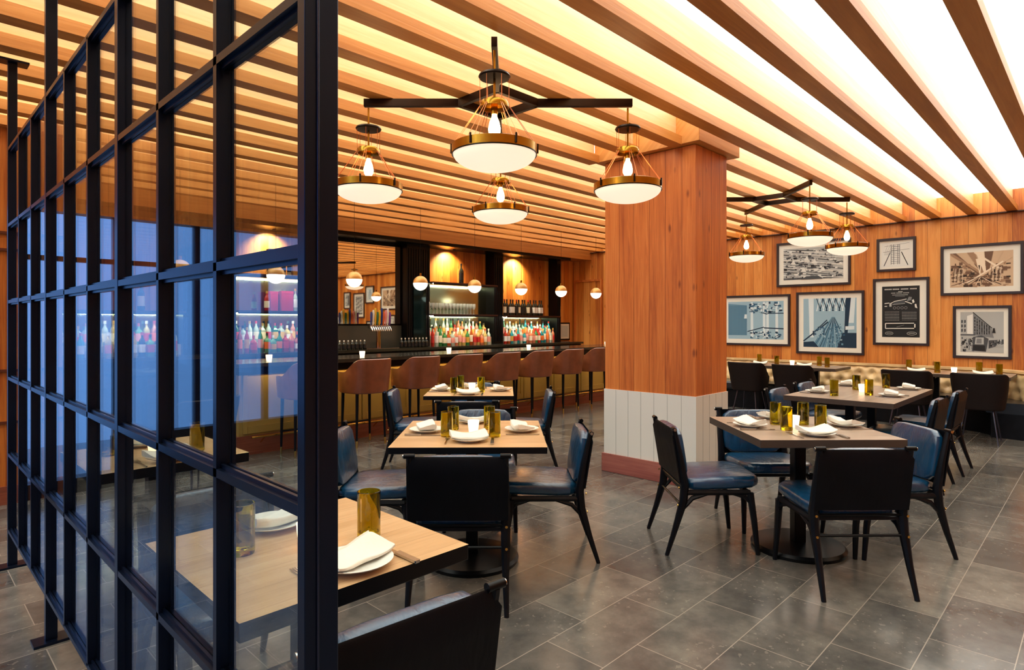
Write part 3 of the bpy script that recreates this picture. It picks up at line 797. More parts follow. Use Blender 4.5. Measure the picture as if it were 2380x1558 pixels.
pal = {'A': [1, 1, 0, 4, 6, 8, 3], 'B': [5, 7, 0, 5, 1, 6, 7, 2], 'C': [0, 1, 4, 7, 2, 0, 4, 5], 'D': [1, 3, 7, 5, 0, 2, 7, 1]}
for (a, b_, nm, where, zs) in bays:
    for row, (yy, zz) in enumerate(((8.22, 1.0), (8.35, 1.13))):
        x = a + 0.07; i = 0
        while x < b_-0.05 and i < 18:
            k = random.choice(kinds); ci = random.choice(pal[nm]) if row == 0 else random.choice([1, 6, 2, 4, 1, 7] if nm != 'D' else [1, 3, 6, 1, 7])
            put_bottle(x, yy, zz, k, ci, random.choice([0, 1, 1, 3, 5, 6, 0, 2]), random.randrange(4),
                       '%s bottle, %s from left, %s row, %s' % (COLN[ci][1], order[i], 'front' if row == 0 else 'raised back', NM[nm]), 'liquor bottles behind the bar', 1.0 if row == 0 else 1.02)
            x += 0.086 + random.uniform(-0.003, 0.006); i += 1
# bay D: dark wine bottles on its shelf
for i in range(14):
    x = 8.24 + 0.083*i
    put_bottle(x, 8.24 + 0.02*(i % 2), 1.535, 'wine', 8, random.choice([0, 1, 4, 4, 1]), random.choice([0, 0, 2]), 'dark wine bottle, %s from left, on the shelf of the far right bay' % order[i], 'wine bottles on the far right shelf', 1.0)
put_bottle(7.15, 8.24, 2.09, 'wine', 8, 4, 0, 'single dark wine bottle standing on the top shelf', 'wine bottles', 1.15)
for i, x in enumerate((1.95, 2.12)):
    put_bottle(x, 8.24, 1.54, 'wine', 8, 1, 2*(1-i), 'dark bottle with white label, %s of the pair left of the ribbed pillar' % ('left' if i == 0 else 'right'), 'bottles on the left shelf', 1.05)
# bay B middle shelf: red boxes and bottles
red = mat('box_red', (196, 36, 70), 0.5)
def gift(x, y, z, w_, h_, m, label):
    t = tag(thing('gift_box', (x, y, z)), label, 'box')
    MB().box((-w_/2, -0.045, 0), (w_/2, 0.045, h_*0.86), m).build('box_body', t, bevel=0.003)
    MB().box((-w_/2-0.002, -0.047, h_*0.86), (w_/2+0.002, 0.047, h_), m).build('lid', t, bevel=0.002)
gift(3.74, 8.27, 1.56, 0.11, 0.27, red, 'crimson gift box on the shelf, left of the two full-width ones')
gift(3.92, 8.25, 1.56, 0.17, 0.28, red, 'wide crimson gift box on the shelf, left of the clear bottles')
gift(4.20, 8.25, 1.56, 0.13, 0.28, red, 'crimson gift box on the shelf right of the clear bottles')
for i, (x, k, ci, lab) in enumerate([(3.63, 'round', 5, 0), (4.04, 'tall', 1, 1), (4.105, 'tall', 1, 4), (4.315, 'round', 4, 0), (4.385, 'round', 4, 3), (4.445, 'tall', 8, 0)]):
    put_bottle(x, 8.22, 1.56, k, ci, lab, 1, '%s bottle, %s from left, beside the crimson gift boxes' % (COLN[ci][1], order[i]), 'bottles by the gift boxes', 0.95)
gift(3.70, 8.24, 2.05, 0.09, 0.36, BLACK, 'tall black box on the top shelf behind the glass screen')
gift(4.03, 8.24, 2.05, 0.06, 0.33, mat('box_gold', (206, 160, 70), 0.4), 'slim gold tube box on the top shelf behind the glass screen')
for i, x in enumerate((3.79, 3.88, 3.96)):
    put_bottle(x, 8.24, 2.05, 'tall', (1, 1, 1)[i], 4, 0, 'clear bottle, %s of three on the top shelf behind the glass' % ('left', 'middle', 'right')[i], 'bottles on the top shelf', 1.0)
# bay C middle shelf: white topped stemware in a row
def glassware():
    mb = MB().lathe([(0.0, 0), (0.03, 0.0), (0.028, 0.004), (0.004, 0.01), (0.004, 0.08), (0.02, 0.1), (0.032, 0.13), (0.031, 0.19), (0.028, 0.19), (0.028, 0.13), (0.018, 0.105), (0.0, 0.1)], mat('clear_glassware', (236, 240, 236), 0.05, trans=0.6), 12)
    return mb.build('wine_glass')
GW = glassware(); GW.location = (6.50, 8.22, 1.545); tag(GW, 'clear stemmed glass, first from left on the shelf right of the mirror', 'glass', 'stemmed glasses on the shelf')
for r in range(2):
    for i in range(13):
        if r == 0 and i == 0: continue
        o = GW.copy(); C.objects.link(o); o.location = (6.50+0.078*i, 8.22+0.08*r, 1.545)
        tag(o, 'clear stemmed glass, %s from left, %s row on the shelf right of the mirror' % (order[i], 'front' if r == 0 else 'back'), 'glass', 'stemmed glasses on the shelf')
# dark bottles in the wells either side of the taps
for i in range(7):
    put_bottle(4.60+0.069*i, 7.98, 1.0, 'squat', 8, 4, 3, 'small dark bottle left of the beer taps, %s from left' % order[i], 'dark bottles beside the taps', 0.62)
for i in range(8):
    put_bottle(5.66+0.07*i, 7.95, 1.0, 'squat', 8, 4, 3, 'small dark bottle right of the beer taps, %s from left' % order[i], 'dark bottles beside the taps', 0.7)
# beer tap tower
tw = tag(thing('beer_tower', (5.25, 7.97, 1.0)), 'copper beer tower with a fan of bright tap handles before the mirror', 'beer tap')
MB().lathe([(0.0, 0), (0.036, 0), (0.036, 0.015), (0.036, 0.02), (0.036, 0.3), (0.05, 0.32)], mat('polished_copper', (232, 180, 150), 0.15, 1.0), 24).build('column', tw)
MB().box((-0.17, -0.04, 0.31), (0.17, 0.04, 0.37), CHROME).build('head', tw, bevel=0.01)
hc = [(60, 70, 130), (240, 236, 225), (226, 180, 60), (60, 120, 80), (245, 190, 20), (30, 60, 140), (232, 110, 60), (235, 150, 150), (240, 240, 240), (120, 60, 140)]
for k in range(10):
    x = -0.165 + 0.0367*k
    o = MB().tube([(x, -0.05, 0.34), (x, -0.09, 0.30), (x, -0.1, 0.27)], 0.009, CHROME, 6).build('faucet', tw)
    MB().tube([(x, -0.05, 0.36), (x, -0.055, 0.42), (x, -0.06, 0.52+0.03*(k % 3)), (x, -0.06, 0.56+0.03*(k % 3))], [0.008, 0.014, 0.019, 0.012], mat('tap_%d' % k, hc[k], 0.35), 8).build('tap_handle', tw)
tag(MB().box((4.98, 7.87, 1.0), (5.56, 7.93, 1.012), CHROME).build('drip_tray'), 'bright steel drip tray in front of the beer tower', 'tray')
# small frame by the bar end
def wallframe(name, x, y, z0, z1, w_, label, face='Y'):
    t = tag(thing(name, (x, y, (z0+z1)/2)), label, 'picture frame'); h = (z1-z0)/2
    MB().box((-w_/2, -0.025, -h), (w_/2, 0, h), BLACK).build('frame', t)
    MB().box((-w_/2+0.03, -0.027, -h+0.03), (w_/2-0.03, -0.0255, h-0.03), MATTE).build('mat_board', t)
    MB().box((-w_/2+0.07, -0.029, -h+0.07), (w_/2-0.07, -0.0272, h-0.07), mat('notice', (196, 206, 204), 0.6)).build('print', t)
wallframe('notice_frame', 10.26, 8.445, 1.02, 1.40, 0.36, 'small black framed notice on the wood wall beside the far door')
# wall washers above the wood panels
for i, (x, e) in enumerate([(3.75, 30), (7.0, 50), (8.7, 56)]):
    t = tag(thing('wall_spotlight', (x, 8.25, 2.69)), 'small ceiling spotlight washing the wood panel above %s' % ('the bay behind the screen', 'the bay right of the mirror', 'the far right bay')[i], 'spotlight', 'spotlights under the valance')
    MB().lathe([(0.0, 0.0), (0.028, 0.0), (0.028, -0.012), (0.024, -0.012), (0.022, -0.004), (0.0, -0.004)], BRONZE, 16).build('housing', t)
    ld = bpy.data.lights.new('spot', 'SPOT'); ld.energy = e; ld.color = (1, 0.82, 0.5); ld.spot_size = math.radians(120); ld.spot_blend = 1.0; ld.shadow_soft_size = 0.02
    lo = bpy.data.objects.new('spot', ld); C.objects.link(lo); lo.parent = t; lo.location = (0, 0, -0.02); lo.rotation_euler = (math.radians(30), 0, 0)

# ------------------------------------------------------------------ globe pendants above the bar
def make_globe():
    t = thing('globe_pendant'); R = 0.095
    MB().lathe([(R*math.cos(a), R*math.sin(a)) for a in [PI/2*k/8 for k in range(9)]], GLOBETOP, 28).build('upper_shade', t)
    MB().lathe([(R*0.985*math.cos(a), -R*0.985*math.sin(a)) for a in [PI/2*k/8 for k in range(9)]], OPAL, 28).build('globe', t)
    MB().tube([(0, 0, R-0.004), (0, 0, R+0.035)], 0.014, BRASS, 12).build('cap', t)
    MB().tube([(0, 0, R+0.03), (0, 0, 2.9-1.912)], 0.0022, BLACK, 6).build('cord', t)
    return t
GL = make_globe()
for i in range(8):
    x = 1.98 + 0.957*i; x = [1.98, 2.925, 3.88, 4.855, 5.805, 6.76, 7.71, 8.66][i]
    lab = ['gold-topped globe pendant mostly hidden by a steel mullion', 'gold-topped globe pendant seen whole through the glass screen', 'gold-topped globe pendant just right of the steel post, before the mirror', 'gold-topped globe pendant before the pillar right of the mirror',
           'gold-topped globe pendant before the shelf bay right of the mirror', 'gold-topped globe pendant before the far right bay with wine bottles', 'gold-topped globe pendant left of the far door', 'gold-topped globe pendant before the far door'][i]
    tag(inst(GL, (x, 6.4, 1.912), 0), lab, 'pendant lamp', 'globe pendants over the bar')

# ------------------------------------------------------------------ chandeliers
def make_pendant():
    t = thing('bowl_pendant'); ZR = 2.31
    R = 0.222
    m = MB().lathe([(R, -0.022), (R+0.003, -0.02), (R+0.004, 0.022), (R-0.004, 0.026), (R-0.006, -0.018), (R, -0.022)], BRASS, 48)
    m.lathe([(R+0.001, -0.027), (R+0.004, -0.026), (R+0.004, -0.0205), (R-0.004, -0.0205), (R+0.001, -0.027)], BLACK, 48); m.build('rim', t).location = (0, 0, ZR)
    m = MB().lathe([(R*0.985*math.cos(a), -0.02 - 0.085*math.sin(a)) for a in [PI/2*k/10 for k in range(11)]], BOWLM, 48); m.build('bowl', t).location = (0, 0, ZR)
    MB().lathe([(0.0, 0.012), (0.08, 0.01), (0.085, 0.0), (0.08, -0.008), (0.0, -0.01)], BRONZE, 32, (0, 0, 2.70)).build('upper_disc', t)
    MB().lathe([(0.02, 0.02), (0.07, 0.014), (0.078, 0.0), (0.078, -0.02), (0.07, -0.02), (0.066, 0.0), (0.02, 0.006)], BRASS, 32, (0, 0, 2.555)).build('crown_ring', t)
    o = MB().tube([(0, 0, 2.57), (0, 0, 2.50)], 0.019, BRASS, 14).build('socket', t)
    MB().lathe([(0.0, -0.125), (0.02, -0.12), (0.031, -0.1), (0.033, -0.08), (0.026, -0.045), (0.014, -0.015), (0.013, 0.0)], BULB, 20, (0, 0, 2.505)).build('bulb', o)
    MB().tube([(0, 0, 2.84), (0, 0, 2.55)], 0.0065, BRASS, 8).build('stem', t)
    for k in range(6):
        a = 2*PI*(k+0.5)/6
        m = MB()
        for da in (-0.09, 0.09):
            b_ = a+da
            m.tube([(0.074*math.cos(a+da*0.6), 0.074*math.sin(a+da*0.6), 2.55), ((R+0.002)*math.cos(b_), (R+0.002)*math.sin(b_), ZR+0.02)], 0.0016, COPPER, 5)
        m.tube([(0.078*math.cos(a), 0.078*math.sin(a), 2.70), (0.076*math.cos(a), 0.076*math.sin(a), 2.55)], 0.0014, COPPER, 5)
        m.tube([((R+0.006)*math.cos(a), (R+0.006)*math.sin(a), ZR-0.015), ((R+0.006)*math.cos(a), (R+0.006)*math.sin(a), ZR+0.035)], 0.006, BRONZE, 6)
        m.build('hanger_wire', t)
    return t
PD = make_pendant()
def chandelier(hx, hy, labels, framelabel, rotc, nodisc=False):
    t = tag(thing('chandelier_frame', (hx, hy, 0), rotc), framelabel, 'chandelier')
    q = 0.26; zt, zb = 2.9, 2.848; hw = 0.016
    for k in range(4):
        a = k*PI/2; M = Matrix.Rotation(a, 4, 'Z')
        MB().box((q-0.01, -hw, zb), (0.90, hw, zt-0.001), BRONZE, M=M).build('arm', t, bevel=0.002)
        # rhombus side from corner k to corner k+1
        p0 = Vector((q*math.cos(a), q*math.sin(a), 0)); p1 = Vector((q*math.cos(a+PI/2), q*math.sin(a+PI/2), 0)); d = (p1-p0); L_ = d.length
        M2 = Matrix.Translation(p0) @ Matrix.Rotation(math.atan2(d.y, d.x), 4, 'Z')
        MB().box((0, -hw, zb), (L_, hw, zt-0.001), BRONZE, M=M2).build('ring_side', t, bevel=0.002)
    for k, lab in enumerate(labels):
        a = rotc + k*PI/2
        if lab is None: continue
        tag(inst(PD, (hx+0.87*math.cos(a), hy+0.87*math.sin(a), 0), a), lab, 'pendant lamp', 'opal bowl pendants of the chandeliers')
# arms lie along and across the view diagonal
chandelier(2.87, 2.93, ['opal bowl pendant behind the largest one of the nearer chandelier', 'opal bowl pendant left of the largest one, beside the steel post',
                         'largest opal bowl pendant, front of the nearer chandelier', 'opal bowl pendant before the wood column, right of the largest one'], 'dark bronze four-armed frame of the nearer chandelier under the beams', math.radians(44.3))
chandelier(7.43, 2.86, ['opal bowl pendant farthest left of the distant chandelier', None, 'opal bowl pendant between two others of the distant chandelier', 'opal bowl pendant farthest right, before the aerial picture'],
           'dark bronze four-armed frame of the distant chandelier right of the column', math.radians(44.3))

# ------------------------------------------------------------------ table settings
def make_tumbler():
    t = MB().lathe([(0.0, 0.0), (0.033, 0.0), (0.0345, 0.006), (0.0345, 0.14), (0.0325, 0.141), (0.0315, 0.138), (0.0315, 0.02), (0.022, 0.016), (0.0, 0.035)], TUMBLER, 28)
    return t.build('glass_tumbler')
TM = make_tumbler()
def make_votive():
    t = thing('votive_candle')
    MB().lathe([(0.0, 0.0), (0.026, 0.0), (0.033, 0.05), (0.034, 0.07), (0.031, 0.07), (0.029, 0.05), (0.024, 0.008), (0.0, 0.008)], VOTIVE, 20).build('cup', t)
    MB().lathe([(0.0, 0.04), (0.022, 0.04), (0.022, 0.01), (0.0, 0.01)], CANDLE, 16).build('candle', t)
    return t
VT = make_votive()
def make_plate():
    t = thing('dinner_plate')
    MB().lathe([(0.0, 0.0), (0.055, 0.0), (0.06, 0.004), (0.1, 0.018), (0.102, 0.021), (0.098, 0.021), (0.058, 0.008), (0.0, 0.006)], CHINA, 40).build('plate', t)
    return t
def make_napkin():
    mb = MB(); n = 14; rings = []
    for i in range(n+1):
        f = i/n; x = -0.105 + 0.2*f
        hgt = 0.02 + 0.012*math.sin(f*PI) + 0.012*(f > 0.85)
        wd = 0.05 + 0.004*math.sin(f*9)
        ring = []
        for j in range(28):
            a = 2*PI*j/28
            yy_ = wd*math.copysign(abs(math.cos(a))**0.35, math.cos(a)); zz = math.sin(a)
            top = 0.5+0.5*math.copysign(abs(zz)**0.5, zz)
            step = 0.006*math.floor((yy_/wd+1)*1.6)
            z_ = 0.012 + top*(0.014 + step + 0.003*math.sin(f*7+yy_*30)) + 0.016*(abs(f-0.5)*2)**2
            ring.append((x, yy_ + 0.008*math.sin(f*4), max(z_, 0.009)))
        rings.append(ring)
    mb.ring_strip(rings, LINEN, True, True, True)
    return mb.build('folded_napkin')
def make_knife():
    t = thing('table_knife')
    MB().box((-0.009, -0.11, 0.0), (0.009, -0.015, 0.009), mat('knife_handle', (190, 186, 178), 0.2, 0.9)).build('handle', t, bevel=0.003)
    MB().box((-0.008, -0.015, 0.002), (0.008, 0.1, 0.004), CHROME).build('blade', t)
    return t
def make_fork():
    t = thing('table_fork')
    MB().box((-0.004, -0.1, 0.001), (0.004, 0.03, 0.005), CHROME).build('handle', t, bevel=0.001)
    m = MB().box((-0.012, 0.03, 0.002), (0.012, 0.05, 0.005), CHROME)
    for k in range(4): m.box((-0.012+0.007*k, 0.05, 0.002), (-0.009+0.007*k, 0.095, 0.004), CHROME)
    m.build('tines', t)
    return t
PL, NK, KN, FK = make_plate(), make_napkin(), make_knife(), make_fork()
POS = {1: ['only'], 2: ['left', 'right'], 3: ['left', 'middle', 'right'], 4: ['leftmost', 'second from left', 'second from right', 'rightmost']}
def setting(tname, plates, glasses, candle, cut=True, small=False):
    """plates: (x, y, direction towards the sitter in degrees)"""
    gl = sorted(glasses, key=lambda p: pix_u(*p))
    for i, (x, y) in enumerate(gl):
        tag(inst(TM, (x, y, 0.7505), random.uniform(0, 3)), '%s green glass tumbler on the %s' % (POS[len(gl)][i], tname), 'glass', 'tumblers on the ' + tname)
    pl = sorted(plates, key=lambda p: pix_u(p[0], p[1]))
    for i, (x, y, d) in enumerate(pl):
        w_ = POS[len(pl)][i]; a = math.radians(d)
        tag(inst(PL, (x, y, 0.7505), a), '%s white plate on the %s' % (w_, tname), 'plate', 'plates on the ' + tname)
        tag(inst(NK, (x, y, 0.7512), a+PI/2+0.25), 'white folded napkin on the %s plate of the %s' % (w_, tname), 'napkin', 'napkins on the ' + tname)
        if cut:
            rx, ry = -math.sin(a), math.cos(a)     # the sitter looks inwards, his right
            ko = inst(KN, (x+rx*0.125, y+ry*0.125, 0.7505), a+PI/2)
            tag(ko, 'steel knife beside the %s plate on the %s' % (w_, tname), 'knife', 'knives on the ' + tname)
            tag(inst(FK, (x-rx*0.125, y-ry*0.125, 0.7505), a-PI/2+PI), 'steel fork beside the %s plate on the %s' % (w_, tname), 'fork', 'forks on the ' + tname)
    if candle: tag(inst(VT, (candle[0], candle[1], 0.7505), 0), 'glowing votive candle on the ' + tname, 'candle', 'votive candles')
setting('middle tan table', [(2.235, 2.505, 225), (2.245, 2.90, 135), (2.655, 2.51, -45), (2.66, 2.95, 45)], [(2.235, 2.70), (2.41, 2.85), (2.57, 2.70), (2.42, 2.50)], (2.43, 2.69))
setting('brown square table', [(3.77, 1.60, 135), (3.74, 1.20, 225), (4.20, 1.18, -45), (4.20, 1.62, 45)], [(3.97, 1.52), (3.80, 1.39), (4.08, 1.39), (4.03, 1.27)], (3.95, 1.40))
setting('long table', [(6.03, 1.93, 90), (6.9, 1.93, 90), (6.16, 1.36, -90), (6.92, 1.38, -90)], [(5.88, 1.74), (6.55, 1.74), (6.14, 1.53), (6.95, 1.58)], (6.40, 1.65))
setting('table by the bar stools', [(3.70, 4.55, 135), (3.68, 4.14, 225), (4.08, 4.14, -45), (4.08, 4.52, 45)], [(3.68, 4.34), (3.87, 4.47), (3.89, 4.20)], (3.92, 4.36))
setting('nearest tan table', [(0.875, 1.44, -90), (0.86, 1.90, 90)], [(1.02, 1.60), (0.70, 1.745)], (0.856, 1.66))
setting('far tan table behind the glass', [(0.94, 3.18, -90), (0.94, 3.65, 90)], [(1.1, 3.3), (0.76, 3.5)], (0.94, 3.42))
setting('banquette table by the column', [(9.46, 3.85, 180), (9.46, 3.2, 180)], [(9.78, 4.0), (9.5, 3.62), (9.78, 3.1), (9.55, 2.92)], (9.66, 3.45), cut=False)
setting('banquette table at the curved end', [(9.46, 1.8, 180), (9.46, 1.1, 180)], [(9.78, 1.95), (9.5, 1.58), (9.78, 1.18), (9.5, 0.95)], (9.62, 1.42), cut=False)
for i, (x, w_) in enumerate([(2.86, 'behind the glass screen'), (4.0, 'nearest the steel post'), (5.35, 'before the bay right of the mirror'), (6.95, 'before the far right bay'), (9.0, 'at the far end by the framed notice')]):
    tag(inst(VT, (x, 6.42, 0.9855), 0), 'glowing votive candle on the bar counter ' + w_, 'candle', 'votive candles')

# ------------------------------------------------------------------ pictures on the right wall
G = [mat('ink_%d' % k, c, 0.7) for k, c in enumerate([(26, 28, 32), (70, 74, 80), (120, 124, 128), (172, 176, 176), (222, 224, 220)])]
Bl = [mat('blue_ink_%d' % k, c, 0.7) for k, c in enumerate([(14, 46, 72), (42, 88, 120), (96, 140, 168), (150, 184, 204), (212, 228, 236)])]
Sp = [mat('sepia_%d' % k, c, 0.7) for k, c in enumerate([(60, 44, 34), (112, 84, 66), (160, 128, 102), (204, 176, 146), (236, 218, 194)])]
def picture(y0, y1, z0, z1, label, P, art, board=0.075, fr=0.035, bgk=3):
    w_, h_ = y1-y0, z1-z0
    t = tag(thing('framed_picture', (X1-0.001, (y0+y1)/2, z0)), label, 'picture', 'framed pictures on the wood wall')
    # local x = to the viewer's right when looking at the wall (world -Y)
    def B(u0, v0, u1, v1, dpt0, dpt1): return ((-dpt1, -u1+w_/2, v0), (-dpt0, -u0+w_/2, v1))
    m = MB()
    for (u0, v0, u1, v1) in ((0, 0, w_, fr), (0, h_-fr, w_, h_), (0, fr, fr, h_-fr), (w_-fr, fr, w_, h_-fr)):
        a, b_ = B(u0, v0, u1, v1, 0, 0.035); m.box(a, b_, FRAMEM)
    m.build('frame', t, bevel=0.002)
    a, b_ = B(fr, fr, w_-fr, h_-fr, 0, 0.012); MB().box(a, b_, MATTE).build('mat_board', t)
    iu0, iv0, iu1, iv1 = fr+board, fr+board, w_-fr-board, h_-fr-board
    pm = MB(); a, b_ = B(iu0, iv0, iu1, iv1, 0.012, 0.0126); pm.box(a, b_, P[bgk])
    lay = [0.0127]
    def poly(pts, k):
        lay[0] += 0.00002
        vs = [(-lay[0], -(iu0+(iu1-iu0)*u)+w_/2, iv0+(iv1-iv0)*v) for u, v in pts]
        pm.add(vs, [tuple(range(len(vs)))], P[k])
    def line(u0, v0, u1, v1, wd, k):
        asp = (iu1-iu0)/(iv1-iv0); du, dv = (u1-u0)*asp, v1-v0; L_ = math.hypot(du, dv) or 1; nx, ny = -dv/L_*wd/asp, du/L_*wd
        poly([(u0-nx, v0-ny), (u1-nx, v1-ny), (u1+nx, v1+ny), (u0+nx, v0+ny)], k)
    art(poly, line)
    pm.build('print', t, smooth=False)
    a, b_ = B(fr, fr, w_-fr, h_-fr, 0.018, 0.020)
    return t
rnd = random.Random(3)
def noiseblocks(poly, n, u0, v0, u1, v1, ks, s=0.05):
    for _ in range(n):
        u, v = rnd.uniform(u0, u1-s), rnd.uniform(v0, v1-s); a, b_ = rnd.uniform(0.2, 1)*s, rnd.uniform(0.2, 1)*s
        poly([(u, v), (u+a, v+rnd.uniform(-.2, .2)*s), (u+a, v+b_), (u, v+b_)], rnd.choice(ks))
def art_aerial(poly, line):
    for k in range(13):
        v = 1.25 - k*0.11
        line(0, min(max(v-0.1, 0.02), 0.97), 1, min(max(v-0.42, 0.02), 0.9), 0.012, (0, 4, 1, 0, 4)[k % 5])
    noiseblocks(poly, 260, 0.0, 0.0, 1, 1, [0, 1, 1, 2, 3, 4], 0.07)
    for k in range(4): line(0, 0.9-k*0.25, 1, 0.62-k*0.2, 0.012, 4)
    poly([(0.3, 0), (0.68, 0), (0.6, 0.1), (0.4, 0.1)], 1)
    for u, v in ((0.12, 0.5), (0.35, 0.6), (0.48, 0.5), (0.62, 0.25), (0.3, 0.25)): poly([(u, v), (u+0.1, v-0.02), (u+0.06, v+0.14)], 4)
def art_sketch(poly, line):
    line(0.05, 0.62, 0.95, 0.7, 0.006, 1); line(0.1, 0.85, 0.95, 0.95, 0.006, 2)
    for u in (0.33, 0.42, 0.56, 0.62): line(u, 0.1, u, 0.92, 0.012, 2)
    line(0.08, 0.05, 0.3, 0.6, 0.015, 1); line(0.9, 0.05, 0.68, 0.6, 0.015, 0)
    for k in range(10): line(0.33, 0.15+k*0.075, 0.62, 0.15+k*0.075, 0.008, 1 if k % 2 else 2)
    for k in range(5): line(0.1+0.03*k, 0.5, 0.2+0.1*k, 0.9, 0.004, 2)
def art_rafters(poly, line):
    noiseblocks(poly, 160, 0, 0, 1, 0.75, [0, 1, 1, 2], 0.1)
    for k in range(6): poly([(0.0+0.14*k, 1), (0.1+0.15*k, 1), (0.5+0.03*k, 0.35), (0.47+0.03*k, 0.35)], (1, 3, 2, 4, 1, 3)[k])
    line(0.02, 0.98, 0.5, 0.4, 0.03, 2); line(0.4, 1.0, 0.8, 0.5, 0.025, 4); line(0.98, 0.82, 0.3, 0.08, 0.02, 3); line(0.28, 0.12, 0.85, 0.7, 0.02, 4)
    poly([(0.42, 0.8), (0.52, 0.82), (0.49, 0.3)], 4); poly([(0.46, 0.62), (0.49, 0.62), (0.48, 0.45)], 0)
    for u in (0.15, 0.75):
        for k in range(6): line(u-0.1+0.03*k, 0.15, u-0.08+0.03*k, 0.55, 0.006, (0, 4)[k % 2])
    for k in range(9): line(0.02+0.1*k, 0.05, 0.5, 0.3, 0.007, (1, 4, 0)[k % 3])
def art_poster(poly, line):
    def words(v, u0, u1, hgt, gaps=(), k=4, step=0.02):
        u = u0
        while u < u1:
            if not any(a < u < b_ for a, b_ in gaps):
                poly([(u, v), (u+step*0.6, v), (u+step*0.6, v+hgt), (u, v+hgt)], k)
            u += step
    words(0.93, 0.07, 0.93, 0.022, ((0.25, 0.28), (0.47, 0.5), (0.71, 0.74)))
    words(0.885, 0.44, 0.56, 0.014); words(0.855, 0.25, 0.72, 0.02, ((0.36, 0.38), (0.55, 0.57)), 3); words(0.82, 0.28, 0.70, 0.016, (), 3); words(0.795, 0.36, 0.62, 0.014, (), 2)
    # locomotive
    poly([(0.07, 0.655), (0.2, 0.665), (0.2, 0.68), (0.07, 0.67)], 4); poly([(0.07, 0.60), (0.14, 0.60), (0.14, 0.615), (0.07, 0.615)], 4)
    poly([(0.2, 0.66), (0.32, 0.70), (0.32, 0.69), (0.24, 0.655)], 4); poly([(0.2, 0.60), (0.26, 0.60), (0.26, 0.66), (0.2, 0.66)], 3)
    poly([(0.3, 0.63), (0.62, 0.66), (0.62, 0.73), (0.32, 0.69)], 1); line(0.32, 0.70, 0.66, 0.745, 0.006, 4); line(0.28, 0.64, 0.62, 0.66, 0.004, 3)
    poly([(0.66, 0.70), (0.78, 0.72), (0.8, 0.78), (0.72, 0.79)], 2); poly([(0.82, 0.66), (0.87, 0.68), (0.84, 0.74), (0.8, 0.72)], 4)
    line(0.62, 0.70, 0.8, 0.65, 0.008, 4); poly([(0.88, 0.58), (0.94, 0.56), (0.91, 0.65), (0.87, 0.64)], 4)
    for k in range(4):
        cx, cy = 0.34+0.1*k, 0.575; r = 0.035
        poly([(cx+r*math.cos(2*PI*j/12)*1.2, cy+r*math.sin(2*PI*j/12)*0.8) for j in range(12)], 2); r *= 0.7
        poly([(cx+r*math.cos(2*PI*j/12)*1.2, cy+r*math.sin(2*PI*j/12)*0.8) for j in range(12)], 0)
    for r_0, (a, b_) in enumerate(((0.08, 0.46), (0.54, 0.93))):
        for k in range(10): words(0.33+k*0.018, a, b_, 0.007, (), 2 if (k+r_0) % 3 else 3, 0.013)
    line(0.1, 0.27, 0.86, 0.275, 0.008, 4); line(0.1, 0.17, 0.86, 0.175, 0.008, 4); line(0.1, 0.17, 0.1, 0.27, 0.008, 4); line(0.88, 0.19, 0.88, 0.26, 0.01, 4); line(0.4, 0.2, 0.6, 0.24, 0.004, 2)
    for cx, s_ in ((0.2, 0.11), (0.8, 0.13)):
        poly([(cx+s_*math.cos(2*PI*j/20), 0.075+0.035*math.sin(2*PI*j/20)) for j in range(20)], 3); poly([(cx+s_*0.9*math.cos(2*PI*j/20), 0.075+0.028*math.sin(2*PI*j/20)) for j in range(20)], 0)
        words(0.07, cx-s_*0.6, cx+s_*0.6, 0.014, (), 3, 0.016)
def art_train(poly, line):
    poly([(0, 0.42), (0.3, 0.45), (0.3, 1.0), (0, 1.0)], 3); poly([(0.16, 0.46), (0.3, 0.45), (0.3, 0.95), (0.16, 0.9)], 4)
    poly([(0.3, 0.42), (0.78, 0.36), (0.72, 0.62), (0.3, 1.0)], 2)
    for r in range(6):
        for k in range(7):
            u = 0.33+0.055*k; tp = 0.98-(u-0.3)*0.85; v = 0.45+(tp-0.5)*r/6
            poly([(u, v), (u+0.025, v-0.01), (u+0.025, v+0.045), (u, v+0.055)], 0 if (r+k) % 3 else 1)
    for r in range(3):
        for k in range(2): poly([(0.02+0.07*k, 0.72-0.11*r), (0.06+0.07*k, 0.73-0.11*r), (0.06+0.07*k, 0.8-0.11*r), (0.02+0.07*k, 0.8-0.11*r)], 1)
    line(0.3, 0.99, 0.74, 0.6, 0.008, 0); line(0, 0.43, 0.35, 0.43, 0.015, 1)
    noiseblocks(poly, 60, 0, 0.02, 0.35, 0.4, [0, 1, 2, 3], 0.07)
    poly([(0.28, 0.04), (0.6, 0.02), (0.66, 0.34), (0.5, 0.42), (0.3, 0.38)], 1); poly([(0.34, 0.2), (0.55, 0.2), (0.55, 0.37), (0.36, 0.37)], 3); poly([(0.38, 0.22), (0.5, 0.22), (0.5, 0.34), (0.39, 0.34)], 2)
    poly([(0.3, 0.05), (0.58, 0.04), (0.58, 0.17), (0.3, 0.18)], 0); poly([(0.66, 0.1), (1, 0.22), (1, 0.33), (0.66, 0.3)], 1); noiseblocks(poly, 30, 0.66, 0.14, 1, 0.34, [0, 3, 2], 0.05)
    poly([(0.62, 0.0), (1, 0.0), (1, 0.14)], 3); poly([(0.74, 0.48), (0.82, 0.48), (0.8, 0.6), (0.76, 0.6)], 0)
